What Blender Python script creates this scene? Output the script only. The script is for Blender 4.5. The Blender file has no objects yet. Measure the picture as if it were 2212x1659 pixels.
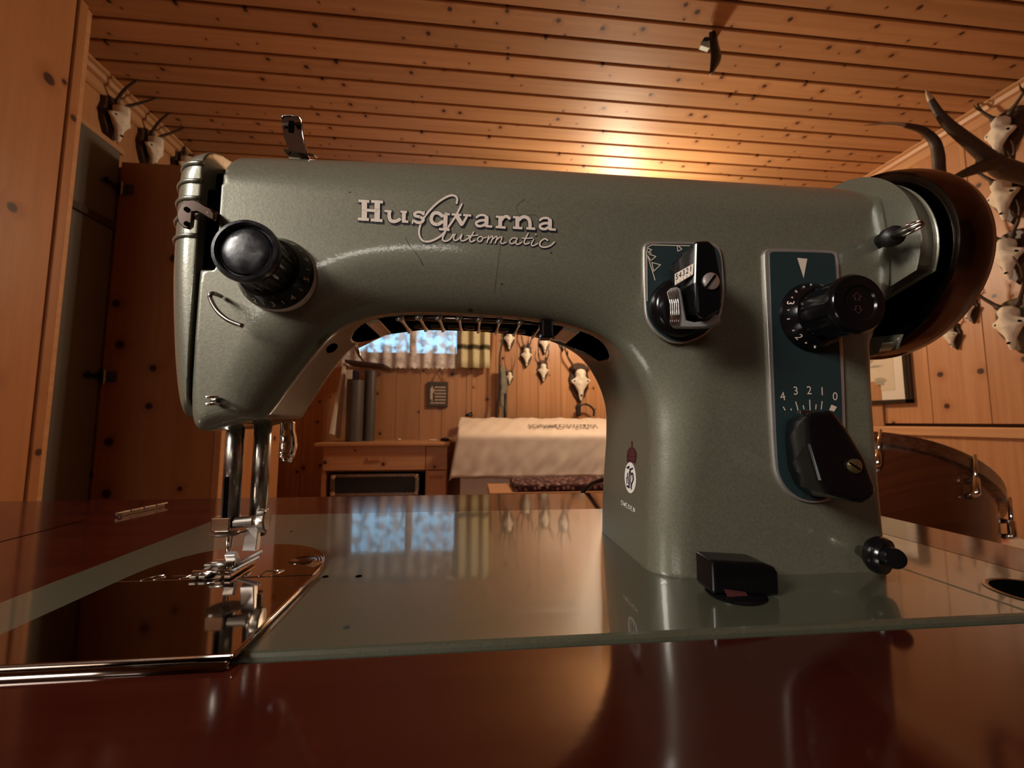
import bpy, bmesh, math, random
import numpy as np
from mathutils import Matrix, Vector
from mathutils.bvhtree import BVHTree
PI = math.pi
C = bpy.context.scene.collection
sc = bpy.context.scene

# ------------------------------------------------------------------ camera
CZ = 0.867
FPX = 885.0
cam_d = bpy.data.cameras.new('camera')
cam = bpy.data.objects.new('camera', cam_d)
C.objects.link(cam)
RC = Matrix.Rotation(-math.radians(5.6119), 3, 'Z') @ Matrix.Rotation(math.radians(5.1731), 3, 'X') @ Matrix.Rotation(math.radians(-.156), 3, 'Y')
cam.matrix_world = Matrix.Translation((0, 0, CZ)) @ (RC @ Matrix.Rotation(PI/2, 3, 'X')).to_4x4()
cam_d.sensor_width = 36
cam_d.lens = 36*FPX/2212
cam_d.clip_start = .01
cam_d.dof.use_dof = True
cam_d.dof.focus_distance = .19
cam_d.dof.aperture_fstop = 21
sc.camera = cam

def ray(px, py):
    return RC @ Vector(((px-1106)/FPX, 1, -(py-829.5)/FPX))
def at(px, py, x=None, y=None, z=None):
    """the point of the place seen at a photograph pixel on the plane x=, y= or z="""
    d = ray(px, py)
    t = x/d.x if x is not None else y/d.y if y is not None else (z-CZ)/d.z
    return Vector((0, 0, CZ)) + d*t

# ------------------------------------------------------------------ world, lights, exposure
sc.view_settings.view_transform = 'Standard'
sc.view_settings.look = 'None'
sc.view_settings.exposure = 0.0
sc.view_settings.gamma = 1
sc.view_settings.use_curve_mapping = False
w = bpy.data.worlds.new('dusk'); sc.world = w; w.use_nodes = True
w.node_tree.nodes['Background'].inputs[0].default_value = (.25, .48, .68, 1)
w.node_tree.nodes['Background'].inputs[1].default_value = 2.6

def light(name, kind, loc, power, col, size=.1, target=None, sy=None):
    d = bpy.data.lights.new(name, kind); d.energy = power; d.color = col
    if kind == 'AREA':
        d.size = size
        if sy: d.shape = 'RECTANGLE'; d.size_y = sy
    else: d.shadow_soft_size = size
    o = bpy.data.objects.new(name, d); C.objects.link(o); o.location = loc
    if target is not None:
        o.rotation_euler = (Vector(target)-Vector(loc)).to_track_quat('-Z', 'Y').to_euler()
    return o
LAMP = Vector((.94, 2.47, 1.98))
light('pendant_light', 'POINT', LAMP, 135, (1, .80, .56), .075)
side = light('side_lamp_light', 'AREA', (-.78, -.36, 1.36), 4.3, (1, .94, .86), .30, (-.02, .17, .90))
side.data.spread = math.radians(110)

# ------------------------------------------------------------------ materials
def new_mat(name):
    m = bpy.data.materials.new(name); m.use_nodes = True
    nt = m.node_tree; b = nt.nodes['Principled BSDF']
    return m, nt, b
def N(nt, t, **k):
    n = nt.nodes.new(t)
    for a, v in k.items(): setattr(n, a, v)
    return n
def simple(name, col, rough=.5, metal=0., coat=0., noise=0., nscale=40., bump=0., bscale=300., rvar=0., coat_r=.05, spec=.5):
    m, nt, b = new_mat(name)
    b.inputs['Roughness'].default_value = rough
    b.inputs['Metallic'].default_value = metal
    b.inputs['Coat Weight'].default_value = coat
    b.inputs['Coat Roughness'].default_value = coat_r
    b.inputs['Specular IOR Level'].default_value = spec
    tc = N(nt, 'ShaderNodeTexCoord')
    nz = N(nt, 'ShaderNodeTexNoise'); nz.inputs['Scale'].default_value = nscale; nz.inputs['Detail'].default_value = 4
    nt.links.new(tc.outputs['Object'], nz.inputs['Vector'])
    mx = N(nt, 'ShaderNodeMix', data_type='RGBA')
    mx.inputs['A'].default_value = (*[c*(1-noise) for c in col], 1)
    mx.inputs['B'].default_value = (*[min(1, c*(1+noise)) for c in col], 1)
    nt.links.new(nz.outputs['Fac'], mx.inputs['Factor'])
    nt.links.new(mx.outputs['Result'], b.inputs['Base Color'])
    if rvar:
        mr = N(nt, 'ShaderNodeMapRange')
        mr.inputs['From Min'].default_value = .3; mr.inputs['From Max'].default_value = .7
        mr.inputs['To Min'].default_value = max(.01, rough-rvar); mr.inputs['To Max'].default_value = rough+rvar
        nt.links.new(nz.outputs['Fac'], mr.inputs['Value']); nt.links.new(mr.outputs['Result'], b.inputs['Roughness'])
    if bump:
        n2 = N(nt, 'ShaderNodeTexNoise'); n2.inputs['Scale'].default_value = bscale; n2.inputs['Detail'].default_value = 3
        nt.links.new(tc.outputs['Object'], n2.inputs['Vector'])
        bp = N(nt, 'ShaderNodeBump'); bp.inputs['Strength'].default_value = bump; bp.inputs['Distance'].default_value = .0002
        nt.links.new(n2.outputs['Fac'], bp.inputs['Height']); nt.links.new(bp.outputs['Normal'], b.inputs['Normal'])
    return m
def wood(name, light_c, dark_c, along='Z', knots=.45, kscale=5., rough=.38, coat=0., kr=.09, grain=1., kcol=(.035, .010, .004), shift=True, bmp=.25):
    """planed board: long grain along one axis, round knots scattered by a 2-D Voronoi"""
    m, nt, b = new_mat(name)
    L = nt.links.new
    tc = N(nt, 'ShaderNodeTexCoord'); sp = N(nt, 'ShaderNodeSeparateXYZ'); L(tc.outputs['Object'], sp.inputs[0])
    oi = N(nt, 'ShaderNodeObjectInfo')
    def math_(op, a, b_):
        n = N(nt, 'ShaderNodeMath', operation=op)
        for i, v in enumerate((a, b_)):
            if isinstance(v, (int, float)): n.inputs[i].default_value = v
            else: L(v, n.inputs[i])
        return n.outputs[0]
    if along == 'Z': a, c, o = sp.outputs[2], math_('ADD', sp.outputs[0], sp.outputs[1]), None
    elif along == 'X': a, c = sp.outputs[0], math_('ADD', sp.outputs[1], sp.outputs[2])
    else: a, c = sp.outputs[1], math_('ADD', sp.outputs[0], sp.outputs[2])
    rnd = math_('MULTIPLY', oi.outputs['Random'], 37.0 if shift else 0.0)
    a2 = math_('ADD', a, rnd)
    cv = N(nt, 'ShaderNodeCombineXYZ'); L(a2, cv.inputs[0]); L(c, cv.inputs[1])
    # knots
    vo = N(nt, 'ShaderNodeTexVoronoi', voronoi_dimensions='2D'); vo.inputs['Scale'].default_value = kscale
    vo.inputs['Randomness'].default_value = 1
    L(cv.outputs[0], vo.inputs['Vector'])
    sc_ = N(nt, 'ShaderNodeSeparateColor'); L(vo.outputs['Color'], sc_.inputs[0])
    has = math_('LESS_THAN', sc_.outputs[0], knots)
    sz = math_('MULTIPLY_ADD', sc_.outputs[1], .7); 
    nt.nodes[-1].inputs[2].default_value = .45
    dd = math_('DIVIDE', vo.outputs['Distance'], sz)
    kn = N(nt, 'ShaderNodeMapRange', interpolation_type='SMOOTHSTEP')
    kn.inputs['From Min'].default_value = kr; kn.inputs['From Max'].default_value = kr*.6
    L(dd, kn.inputs['Value'])
    kf = math_('MULTIPLY', kn.outputs[0], has)
    # halo that bends the grain
    hl = N(nt, 'ShaderNodeMapRange', interpolation_type='SMOOTHSTEP')
    hl.inputs['From Min'].default_value = kr*3.2; hl.inputs['From Max'].default_value = 0
    L(dd, hl.inputs['Value']); hf = math_('MULTIPLY', hl.outputs[0], has)
    # grain
    g1 = math_('MULTIPLY', a2, 1.3); 
    g2 = math_('MULTIPLY', c, 42.0*grain); g2 = math_('ADD', g2, math_('MULTIPLY', hf, 1.6))
    gv = N(nt, 'ShaderNodeCombineXYZ'); L(g1, gv.inputs[0]); L(g2, gv.inputs[1]); L(rnd, gv.inputs[2])
    nz = N(nt, 'ShaderNodeTexNoise'); nz.inputs['Scale'].default_value = 1.0; nz.inputs['Detail'].default_value = 5; nz.inputs['Roughness'].default_value = .6
    L(gv.outputs[0], nz.inputs['Vector'])
    rp = N(nt, 'ShaderNodeMapRange'); rp.inputs['From Min'].default_value = .3; rp.inputs['From Max'].default_value = .72
    L(nz.outputs['Fac'], rp.inputs['Value'])
    mx = N(nt, 'ShaderNodeMix', data_type='RGBA'); mx.inputs['A'].default_value = (*light_c, 1); mx.inputs['B'].default_value = (*dark_c, 1)
    L(rp.outputs[0], mx.inputs['Factor'])
    # board to board tint
    hv = N(nt, 'ShaderNodeHueSaturation'); L(mx.outputs['Result'], hv.inputs['Color'])
    vv = math_('MULTIPLY_ADD', oi.outputs['Random'], .28); nt.nodes[-1].inputs[2].default_value = .86
    L(vv, hv.inputs['Value'])
    m1 = N(nt, 'ShaderNodeMix', data_type='RGBA', blend_type='MULTIPLY'); m1.inputs['B'].default_value = (.62, .42, .32, 1)
    L(hv.outputs[0], m1.inputs['A']); L(math_('MULTIPLY', hf, .5), m1.inputs['Factor'])
    m2 = N(nt, 'ShaderNodeMix', data_type='RGBA'); m2.inputs['B'].default_value = (*kcol, 1)
    L(m1.outputs['Result'], m2.inputs['A']); L(math_('MULTIPLY', kf, .95), m2.inputs['Factor'])
    L(m2.outputs['Result'], b.inputs['Base Color'])
    b.inputs['Roughness'].default_value = rough
    b.inputs['Coat Weight'].default_value = coat; b.inputs['Coat Roughness'].default_value = .15
    bp = N(nt, 'ShaderNodeBump'); bp.inputs['Strength'].default_value = bmp; bp.inputs['Distance'].default_value = .002
    L(nz.outputs['Fac'], bp.inputs['Height']); L(bp.outputs['Normal'], b.inputs['Normal'])
    return m

def paint_mat(name, col, rough, bump, bscale, coat, coat_r, dist=.00006, metal=.35):
    m, nt, b = new_mat(name); L = nt.links.new
    tc = N(nt, 'ShaderNodeTexCoord')
    n1 = N(nt, 'ShaderNodeTexNoise'); n1.inputs['Scale'].default_value = 1100; n1.inputs['Detail'].default_value = 3
    n2 = N(nt, 'ShaderNodeTexNoise'); n2.inputs['Scale'].default_value = 9; n2.inputs['Detail'].default_value = 3
    L(tc.outputs['Object'], n1.inputs['Vector']); L(tc.outputs['Object'], n2.inputs['Vector'])
    mx = N(nt, 'ShaderNodeMix', data_type='RGBA')
    mx.inputs['A'].default_value = (*[c*.66 for c in col], 1); mx.inputs['B'].default_value = (*[c*1.36 for c in col], 1)
    L(n1.outputs['Fac'], mx.inputs['Factor'])
    m2 = N(nt, 'ShaderNodeMix', data_type='RGBA', blend_type='MULTIPLY'); m2.inputs['B'].default_value = (.86, .82, .74, 1)
    L(mx.outputs['Result'], m2.inputs['A']); L(n2.outputs['Fac'], m2.inputs['Factor'])
    L(m2.outputs['Result'], b.inputs['Base Color'])
    b.inputs['Roughness'].default_value = rough; b.inputs['Metallic'].default_value = metal
    b.inputs['Coat Weight'].default_value = coat; b.inputs['Coat Roughness'].default_value = coat_r
    if bump:
        n3 = N(nt, 'ShaderNodeTexNoise'); n3.inputs['Scale'].default_value = bscale; n3.inputs['Detail'].default_value = 2
        L(tc.outputs['Object'], n3.inputs['Vector'])
        bp = N(nt, 'ShaderNodeBump'); bp.inputs['Strength'].default_value = bump; bp.inputs['Distance'].default_value = dist
        L(n3.outputs['Fac'], bp.inputs['Height']); L(bp.outputs['Normal'], b.inputs['Normal']); L(bp.outputs['Normal'], b.inputs['Coat Normal'])
    return m

M = {}
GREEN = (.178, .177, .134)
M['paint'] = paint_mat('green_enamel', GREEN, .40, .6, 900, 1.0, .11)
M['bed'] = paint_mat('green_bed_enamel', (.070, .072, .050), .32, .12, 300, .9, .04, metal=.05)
M['chrome'] = simple('chrome', (.72, .70, .68), .10, 1, noise=.08, nscale=30, rvar=.04)
M['plate'] = simple('polished_steel', (.36, .31, .275), .055, 1, noise=.1, nscale=18)
M['steel'] = simple('worn_steel', (.36, .33, .29), .28, 1, noise=.25, nscale=120, rvar=.08)
M['darkchrome'] = simple('chrome_dark_reflections', (.15, .115, .10), .15, 1, noise=.2, nscale=14, rvar=.05)  # chrome darkened in colour to stand for dark reflections
M['wheelchrome'] = simple('wheel_chrome_dark_reflections', (.17, .125, .11), .17, 1, noise=.45, nscale=55, rvar=.10, bump=.5, bscale=60)  # dark mottled colour stands for brown streaky reflections; bump gives scratches
M['satin'] = simple('satin_nickel', (.74, .70, .66), .34, .85, noise=.1, nscale=80)
M['black'] = simple('black_bakelite', (.004, .0035, .004), .16, coat=.0, noise=.3, rvar=.05, spec=.35)
M['blackworn'] = simple('worn_black_bakelite', (.016, .016, .019), .30, noise=.5, nscale=260, rvar=.12, bump=.3, bscale=500)
M['matblack'] = simple('black_void', (.002, .002, .002), 1.0, spec=0)  # flat black colour stands for the shade inside holes and slots
M['teal'] = simple('teal_enamel', (.014, .028, .030), .45, noise=.15, nscale=90)
M['print'] = simple('cream_print', (.62, .50, .40), .5, noise=.06)
M['logo'] = simple('logo_cream', (.66, .55, .46), .5, noise=.05)
M['ink'] = simple('navy_ink', (.008, .008, .022), .5)
M['maroon'] = simple('maroon_print', (.075, .018, .016), .5, noise=.3, nscale=600)
M['whiteprint'] = simple('white_print', (.72, .66, .60), .5)
M['greyplastic'] = simple('grey_metal_grip', (.40, .39, .38), .42, .5, noise=.15, nscale=200)
M['mahogany'] = wood('mahogany', (.044, .007, .004), (.026, .0042, .0025), 'X', knots=0, rough=.09, coat=0, grain=1.2, shift=False, bmp=.015)
PL, PD = (.50, .255, .115), (.39, .175, .072)
M['ceil'] = wood('pine_ceiling', (.57, .31, .14), (.45, .22, .09), 'X', knots=.75, kscale=9.5, kr=.095, rough=.52)
M['wall'] = wood('pine_wall', PL, PD, 'Z', knots=.5, kscale=6, kr=.10, rough=.4)
M['wallh'] = wood('pine_rail', (.58, .33, .16), (.47, .24, .11), 'Y', knots=.2, kscale=4, rough=.38)
M['wallx'] = wood('pine_rail_cross', (.50, .26, .12), (.39, .18, .075), 'X', knots=.35, kscale=5, rough=.38)
M['cab'] = wood('pine_cabinet', (.47, .225, .095), (.38, .165, .062), 'Z', knots=.6, kscale=5, kr=.11, rough=.36, grain=.6)
M['seam'] = simple('seam_shadow_wood', (.10, .035, .013), .7)
M['greypanel'] = simple('grey_painted_panel', (.105, .09, .070), .6, noise=.1, nscale=8)
M['bone'] = simple('bleached_bone', (.80, .73, .60), .6, noise=.2, nscale=60, bump=.5, bscale=90)
M['antler'] = simple('dark_antler', (.055, .032, .018), .55, noise=.45, nscale=70, bump=.8, bscale=160)
M['horntip'] = simple('pale_antler_tip', (.50, .37, .24), .45, noise=.2, nscale=60)
M['plaque'] = simple('dark_oak_plaque', (.045, .020, .010), .45, noise=.4, nscale=40)
M['barkplaque'] = simple('mossy_bark', (.11, .085, .045), .8, noise=.5, nscale=90, bump=1, bscale=120)
M['cloth'] = simple('cream_cloth', (.70, .60, .50), .85, noise=.05, nscale=12, bump=.6, bscale=60)
M['white'] = simple('off_white', (.62, .55, .46), .5, noise=.04)
M['greytube'] = simple('grey_tube', (.085, .075, .068), .45, .2, noise=.15, nscale=30)
M['slate'] = simple('dark_slate', (.06, .045, .035), .6, noise=.2)
M['paper'] = simple('paper', (.62, .54, .40), .7, noise=.08, nscale=20)
M['mount'] = simple('mount_card', (.72, .66, .56), .7)
M['sketch'] = simple('pencil_sketch', (.36, .32, .24), .8, noise=.3, nscale=60)
M['blackframe'] = simple('black_frame', (.008, .009, .007), .2, coat=.5)
M['rubber'] = simple('black_rubber', (.01, .009, .009), .45)
M['drumshell'] = wood('drum_shell', (.13, .035, .012), (.075, .018, .007), 'X', knots=0, rough=.2, coat=.6, shift=False)
M['cordm'] = simple('brown_cord', (.14, .05, .02), .8)
M['brass'] = simple('dull_brass', (.30, .22, .10), .35, .9, noise=.2)
M['fabricgreen'] = simple('camo_cloth', (.16, .15, .11), .8, noise=.5, nscale=18)
M['tape'] = simple('pale_green_label', (.45, .55, .45), .5)
def tube_mat():
    m, nt, b = new_mat('lit_tube')
    b.inputs['Emission Color'].default_value = (1, .93, .84, 1); b.inputs['Emission Strength'].default_value = 20
    return m
M['tubelight'] = tube_mat()
def shade_mat():
    m, nt, b = new_mat('lit_globe')
    b.inputs['Base Color'].default_value = (.8, .62, .4, 1)
    b.inputs['Emission Color'].default_value = (1, .78, .52, 1); b.inputs['Emission Strength'].default_value = 25
    return m
M['shade'] = shade_mat()
def stripes_mat():
    m, nt, b = new_mat('olive_banded_cloth'); L = nt.links.new
    tc = N(nt, 'ShaderNodeTexCoord'); sp = N(nt, 'ShaderNodeSeparateXYZ'); L(tc.outputs['Object'], sp.inputs[0])
    mr = N(nt, 'ShaderNodeMath', operation='SUBTRACT'); L(sp.outputs[2], mr.inputs[0]); mr.inputs[1].default_value = 1.487
    ab = N(nt, 'ShaderNodeMath', operation='ABSOLUTE'); L(mr.outputs[0], ab.inputs[0])
    s = N(nt, 'ShaderNodeMapRange'); s.inputs['From Min'].default_value = .03; s.inputs['From Max'].default_value = .012
    L(ab.outputs[0], s.inputs['Value'])
    nz = N(nt, 'ShaderNodeTexNoise'); nz.inputs['Scale'].default_value = 45; L(tc.outputs['Object'], nz.inputs['Vector'])
    mx = N(nt, 'ShaderNodeMix', data_type='RGBA'); mx.inputs['A'].default_value = (.62, .56, .36, 1); mx.inputs['B'].default_value = (.42, .38, .22, 1); L(nz.outputs['Fac'], mx.inputs['Factor'])
    m2 = N(nt, 'ShaderNodeMix', data_type='RGBA'); m2.inputs['B'].default_value = (.05, .045, .02, 1); L(mx.outputs['Result'], m2.inputs['A']); L(s.outputs[0], m2.inputs['Factor'])
    L(m2.outputs['Result'], b.inputs['Base Color']); b.inputs['Roughness'].default_value = .9
    return m
M['curtain'] = stripes_mat()
def lace_mat():
    m, nt, b = new_mat('white_lace'); L = nt.links.new
    b.inputs['Base Color'].default_value = (.75, .70, .68, 1); b.inputs['Roughness'].default_value = .9
    tc = N(nt, 'ShaderNodeTexCoord')
    vo = N(nt, 'ShaderNodeTexVoronoi', feature='DISTANCE_TO_EDGE'); vo.inputs['Scale'].default_value = 190; L(tc.outputs['Object'], vo.inputs['Vector'])
    nz = N(nt, 'ShaderNodeTexNoise'); nz.inputs['Scale'].default_value = 16; nz.inputs['Detail'].default_value = 3; L(tc.outputs['Object'], nz.inputs['Vector'])
    sp = N(nt, 'ShaderNodeSeparateXYZ'); L(tc.outputs['Object'], sp.inputs[0])
    hem = N(nt, 'ShaderNodeMapRange'); hem.inputs['From Min'].default_value = 1.52; hem.inputs['From Max'].default_value = 1.36
    hem.inputs['To Min'].default_value = -.16; hem.inputs['To Max'].default_value = .22; L(sp.outputs[2], hem.inputs['Value'])
    t1 = N(nt, 'ShaderNodeMapRange'); t1.inputs['From Min'].default_value = .42; t1.inputs['From Max'].default_value = .60; t1.inputs['To Min'].default_value = .30; t1.inputs['To Max'].default_value = .92
    L(nz.outputs['Fac'], t1.inputs['Value'])
    th = N(nt, 'ShaderNodeMath', operation='LESS_THAN'); L(vo.outputs['Distance'], th.inputs[0]); th.inputs[1].default_value = .06
    ad = N(nt, 'ShaderNodeMath', operation='MULTIPLY_ADD', use_clamp=True); L(th.outputs[0], ad.inputs[0]); ad.inputs[1].default_value = .25; L(t1.outputs[0], ad.inputs[2])
    a2 = N(nt, 'ShaderNodeMath', operation='ADD', use_clamp=True); L(ad.outputs[0], a2.inputs[0]); L(hem.outputs[0], a2.inputs[1])
    L(a2.outputs[0], b.inputs['Alpha'])
    return m
M['lace'] = lace_mat()
def glass_mat():
    m, nt, b = new_mat('window_glass'); b.inputs['Transmission Weight'].default_value = 1; b.inputs['Roughness'].default_value = 0; b.inputs['IOR'].default_value = 1.05
    b.inputs['Base Color'].default_value = (1, 1, 1, 1)
    return m
M['glass'] = glass_mat()
def pattern_mat():
    m, nt, b = new_mat('dark_red_patterned_cloth'); L = nt.links.new
    tc = N(nt, 'ShaderNodeTexCoord'); vo = N(nt, 'ShaderNodeTexVoronoi'); vo.inputs['Scale'].default_value = 34; L(tc.outputs['Object'], vo.inputs['Vector'])
    rp = N(nt, 'ShaderNodeValToRGB'); e = rp.color_ramp.elements
    e[0].position = .22; e[0].color = (.32, .20, .17, 1); e[1].position = .42; e[1].color = (.045, .008, .010, 1)
    L(vo.outputs['Distance'], rp.inputs[0]); L(rp.outputs[0], b.inputs['Base Color']); b.inputs['Roughness'].default_value = .95
    return m
M['pattern'] = pattern_mat()
def blanket_mat():
    m, nt, b = new_mat('cream_red_blanket'); L = nt.links.new
    tc = N(nt, 'ShaderNodeTexCoord'); vo = N(nt, 'ShaderNodeTexNoise'); vo.inputs['Scale'].default_value = 9; L(tc.outputs['Object'], vo.inputs['Vector'])
    rp = N(nt, 'ShaderNodeValToRGB'); e = rp.color_ramp.elements
    e[0].position = .52; e[0].color = (.5, .43, .33, 1); e[1].position = .60; e[1].color = (.42, .13, .10, 1)
    L(vo.outputs['Fac'], rp.inputs[0]); L(rp.outputs[0], b.inputs['Base Color']); b.inputs['Roughness'].default_value = .95
    return m
M['blanket'] = blanket_mat()

# ------------------------------------------------------------------ mesh helpers
WM = {}
def link(name, verts, faces, mat, parent=None, smooth=False, bevel=0, seg=2, kind=None, label=None, cat=None, group=None, autosmooth=None, data_local=False):
    me = bpy.data.meshes.new(name)
    W = WM.get(parent)
    if W is not None and not data_local:
        Wi = W.inverted(); verts = [Wi @ Vector(v) for v in verts]
    me.from_pydata([tuple(v) for v in verts], [], faces); me.update()
    if smooth: me.polygons.foreach_set('use_smooth', [True]*len(me.polygons))
    if autosmooth: 
        me.polygons.foreach_set('use_smooth', [True]*len(me.polygons)); me.set_sharp_from_angle(angle=math.radians(autosmooth))
    if mat: me.materials.append(M[mat] if isinstance(mat, str) else mat)
    o = bpy.data.objects.new(name, me); C.objects.link(o)
    if parent is not None: o.parent = parent; WM[o] = W if W is not None else Matrix()
    if bevel:
        md = o.modifiers.new('bevel', 'BEVEL'); md.width = bevel; md.segments = seg; md.limit_method = 'ANGLE'; md.angle_limit = math.radians(40)
    tag(o, label, cat, group, kind)
    return o
def tag(o, label=None, cat=None, group=None, kind=None):
    if label: o['label'] = label
    if cat: o['category'] = cat
    if group: o['group'] = group
    if kind: o['kind'] = kind
def empty(name, loc, label, cat, group=None, rot=None):
    o = bpy.data.objects.new(name, None); C.objects.link(o); o.location = loc
    o.empty_display_size = .05
    Mx = Matrix.Translation(loc)
    if rot is not None:
        o.rotation_euler = rot; Mx = Mx @ __import__('mathutils').Euler(rot).to_matrix().to_4x4()
    WM[o] = Mx; tag(o, label, cat, group)
    return o
class MB:
    def __init__(s): s.v = []; s.f = []
    def add(s, v, f):
        n = len(s.v); s.v += [Vector(p) for p in v]; s.f += [tuple(i+n for i in q) for q in f]; return s
    def box(s, x0, x1, y0, y1, z0, z1):
        return s.add([(x0,y0,z0),(x1,y0,z0),(x1,y1,z0),(x0,y1,z0),(x0,y0,z1),(x1,y0,z1),(x1,y1,z1),(x0,y1,z1)],
                     [(0,3,2,1),(4,5,6,7),(0,1,5,4),(1,2,6,5),(2,3,7,6),(3,0,4,7)])
    def obox(s, c, ax, ay, az, hx, hy, hz):
        c = Vector(c); ax, ay, az = (Vector(a).normalized() for a in (ax, ay, az))
        P = [c+ax*(i*hx)+ay*(j*hy)+az*(k*hz) for k in (-1, 1) for i, j in ((-1,-1),(1,-1),(1,1),(-1,1))]
        return s.add(P, [(0,3,2,1),(4,5,6,7),(0,1,5,4),(1,2,6,5),(2,3,7,6),(3,0,4,7)])
    def lathe(s, prof, origin, axis, n=32, flute=0, fl_n=0, cap=True):
        """prof: list of (radius, distance along axis)"""
        a = Vector(axis).normalized(); u = a.orthogonal().normalized(); v = a.cross(u); o = Vector(origin)
        V = []; F = []
        for r, t in prof:
            for k in range(n):
                th = 2*PI*k/n; rr = r*(1-(flute if (fl_n and (k*fl_n*2//n) % 2) else 0))
                V.append(o + a*t + (u*math.cos(th)+v*math.sin(th))*rr)
        for i in range(len(prof)-1):
            for k in range(n):
                k2 = (k+1) % n; F.append((i*n+k, i*n+k2, (i+1)*n+k2, (i+1)*n+k))
        if cap and prof[0][0] > 1e-6: F.append(tuple(reversed(range(n))))
        if cap and prof[-1][0] > 1e-6: F.append(tuple((len(prof)-1)*n+k for k in range(n)))
        return s.add(V, F)
    def tube(s, pts, rad, n=8, cap=True, squash=1.0):
        pts = [Vector(p) for p in pts]
        if not hasattr(rad, '__len__'): rad = [rad]*len(pts)
        V = []; F = []; up = None
        for i, p in enumerate(pts):
            t = (pts[min(i+1, len(pts)-1)]-pts[max(i-1, 0)]).normalized()
            if up is None: up = t.orthogonal().normalized()
            else: up = (up - t*up.dot(t)).normalized()
            b = t.cross(up)
            for k in range(n):
                th = 2*PI*k/n; V.append(p+(up*math.cos(th)+b*math.sin(th)*squash)*rad[i])
        for i in range(len(pts)-1):
            for k in range(n):
                k2 = (k+1) % n; F.append((i*n+k, i*n+k2, (i+1)*n+k2, (i+1)*n+k))
        if cap: F += [tuple(reversed(range(n))), tuple((len(pts)-1)*n+k for k in range(n))]
        return s.add(V, F)
    def prism(s, poly, to3, d0, d1):
        """poly: 2-D outline; to3(u, v, d) places it; extruded from d0 to d1"""
        n = len(poly)
        V = [to3(u, v, d0) for u, v in poly]+[to3(u, v, d1) for u, v in poly]
        F = [tuple(range(n)), tuple(reversed(range(n, 2*n)))]+[(i, i+n, (i+1) % n+n, (i+1) % n) for i in range(n)]
        return s.add(V, F)
    def done(s, name, mat, parent=None, **k):
        return link(name, s.v, s.f, mat, parent, **k)
def spline(pts, n=8, closed=False):
    P = [Vector(p) for p in pts]; out = []
    m = len(P)
    for i in range(m if closed else m-1):
        g = (lambda j: P[j % m]) if closed else (lambda j: P[max(0, min(m-1, j))])
        p0, p1, p2, p3 = g(i-1), g(i), g(i+1), g(i+2)
        for k in range(n):
            t = k/n
            out.append(.5*((2*p1)+(p2-p0)*t+(2*p0-5*p1+4*p2-p3)*t*t+(3*p1-p0-3*p2+p3)*t**3))
    if not closed: out.append(P[-1])
    return out
def rrect(x0, x1, y0, y1, r, n=6):
    out = []
    for cx, cy, a0 in ((x1-r, y1-r, 0), (x0+r, y1-r, 90), (x0+r, y0+r, 180), (x1-r, y0+r, 270)):
        for k in range(n+1):
            a = math.radians(a0+90*k/n); out.append((cx+r*math.cos(a), cy+r*math.sin(a)))
    return out
def copy_tree(o, parent=None):
    c = o.copy(); C.objects.link(c)
    if parent is not None: c.parent = parent
    for ch in list(o.children): copy_tree(ch, c)
    return c
rnd = random.Random(7)

# ================================================================== ROOM
XL, XR, YB, YF, ZC = -1.56, 2.322, 3.5, -2.6, 2.3
PITCH, PH = .0935, 1.294
def struct_box(name, x0, x1, y0, y1, z0, z1, mat, parent=None):
    return MB().box(x0, x1, y0, y1, z0, z1).done(name, mat, parent, kind='structure' if parent is None else None)
struct_box('floor', XL, XR, YF, YB, -.05, 0, 'wallx')
ceiling = struct_box('ceiling', XL-.1, XR+.1, YF-.1, YB+.1, ZC+.014, ZC+.06, 'seam')
WM[ceiling] = Matrix()
# planks: tongue-and-groove, one mesh shared
def plank_mesh(L, w, t, along, name, mat, bev=.004):
    """board running along one axis with chamfered long edges; origin in the middle"""
    h = w/2; prof = [(-h, t), (-h, bev), (-h+bev, 0), (h-bev, 0), (h, bev), (h, t)]
    V = []; F = []
    for e in (-L/2, L/2):
        for p, q in prof: V.append((e, p, q))
    n = len(prof)
    F = [tuple(range(n)), tuple(reversed(range(n, 2*n)))]+[(i, i+n, (i+1) % n+n, (i+1) % n) for i in range(n)]
    me = bpy.data.meshes.new(name); me.from_pydata(V, [], F); me.materials.append(M[mat]); me.update()
    bm = bmesh.new(); bm.from_mesh(me); bmesh.ops.recalc_face_normals(bm, faces=bm.faces); bm.to_mesh(me); bm.free()
    return me
cm = plank_mesh(XR-XL, PITCH-.010, .014, 'X', 'plank', 'ceil', .003)
k = 0
y = PH+PITCH/2
ys = []
yy = PH-PITCH/2-PITCH*int((PH-YF)/PITCH-1)
while yy < YB:
    ys.append(yy); yy += PITCH
for yy in ys:
    o = bpy.data.objects.new('plank', cm); C.objects.link(o); o.parent = ceiling
    o.location = ((XL+XR)/2, yy, ZC)
# walls
WX0, WX1, WZ0, WZ1 = -1.02, .0, 1.41, 1.86      # window opening
def wall(name, boxes):
    mb = MB()
    for b in boxes: mb.box(*b)
    o = mb.done(name, 'seam', None, kind='structure'); WM[o] = Matrix(); return o
wall_back = wall('wall_back', [(XL-.1, WX0, YB+.02, YB+.12, -.05, ZC+.05), (WX1, XR+.1, YB+.02, YB+.12, -.05, ZC+.05),
                               (WX0, WX1, YB+.02, YB+.12, -.05, WZ0), (WX0, WX1, YB+.02, YB+.12, WZ1, ZC+.05)])
wall_left = wall('wall_left', [(XL-.12, XL-.02, YF-.1, YB+.12, -.05, ZC+.05)])
wall_right = wall('wall_right', [(XR+.02, XR+.12, YF-.1, YB+.12, -.05, ZC+.05)])
wall_front = wall('wall_front', [(XL-.1, XR+.1, YF-.12, YF-.02, -.05, ZC+.05)])
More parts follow.
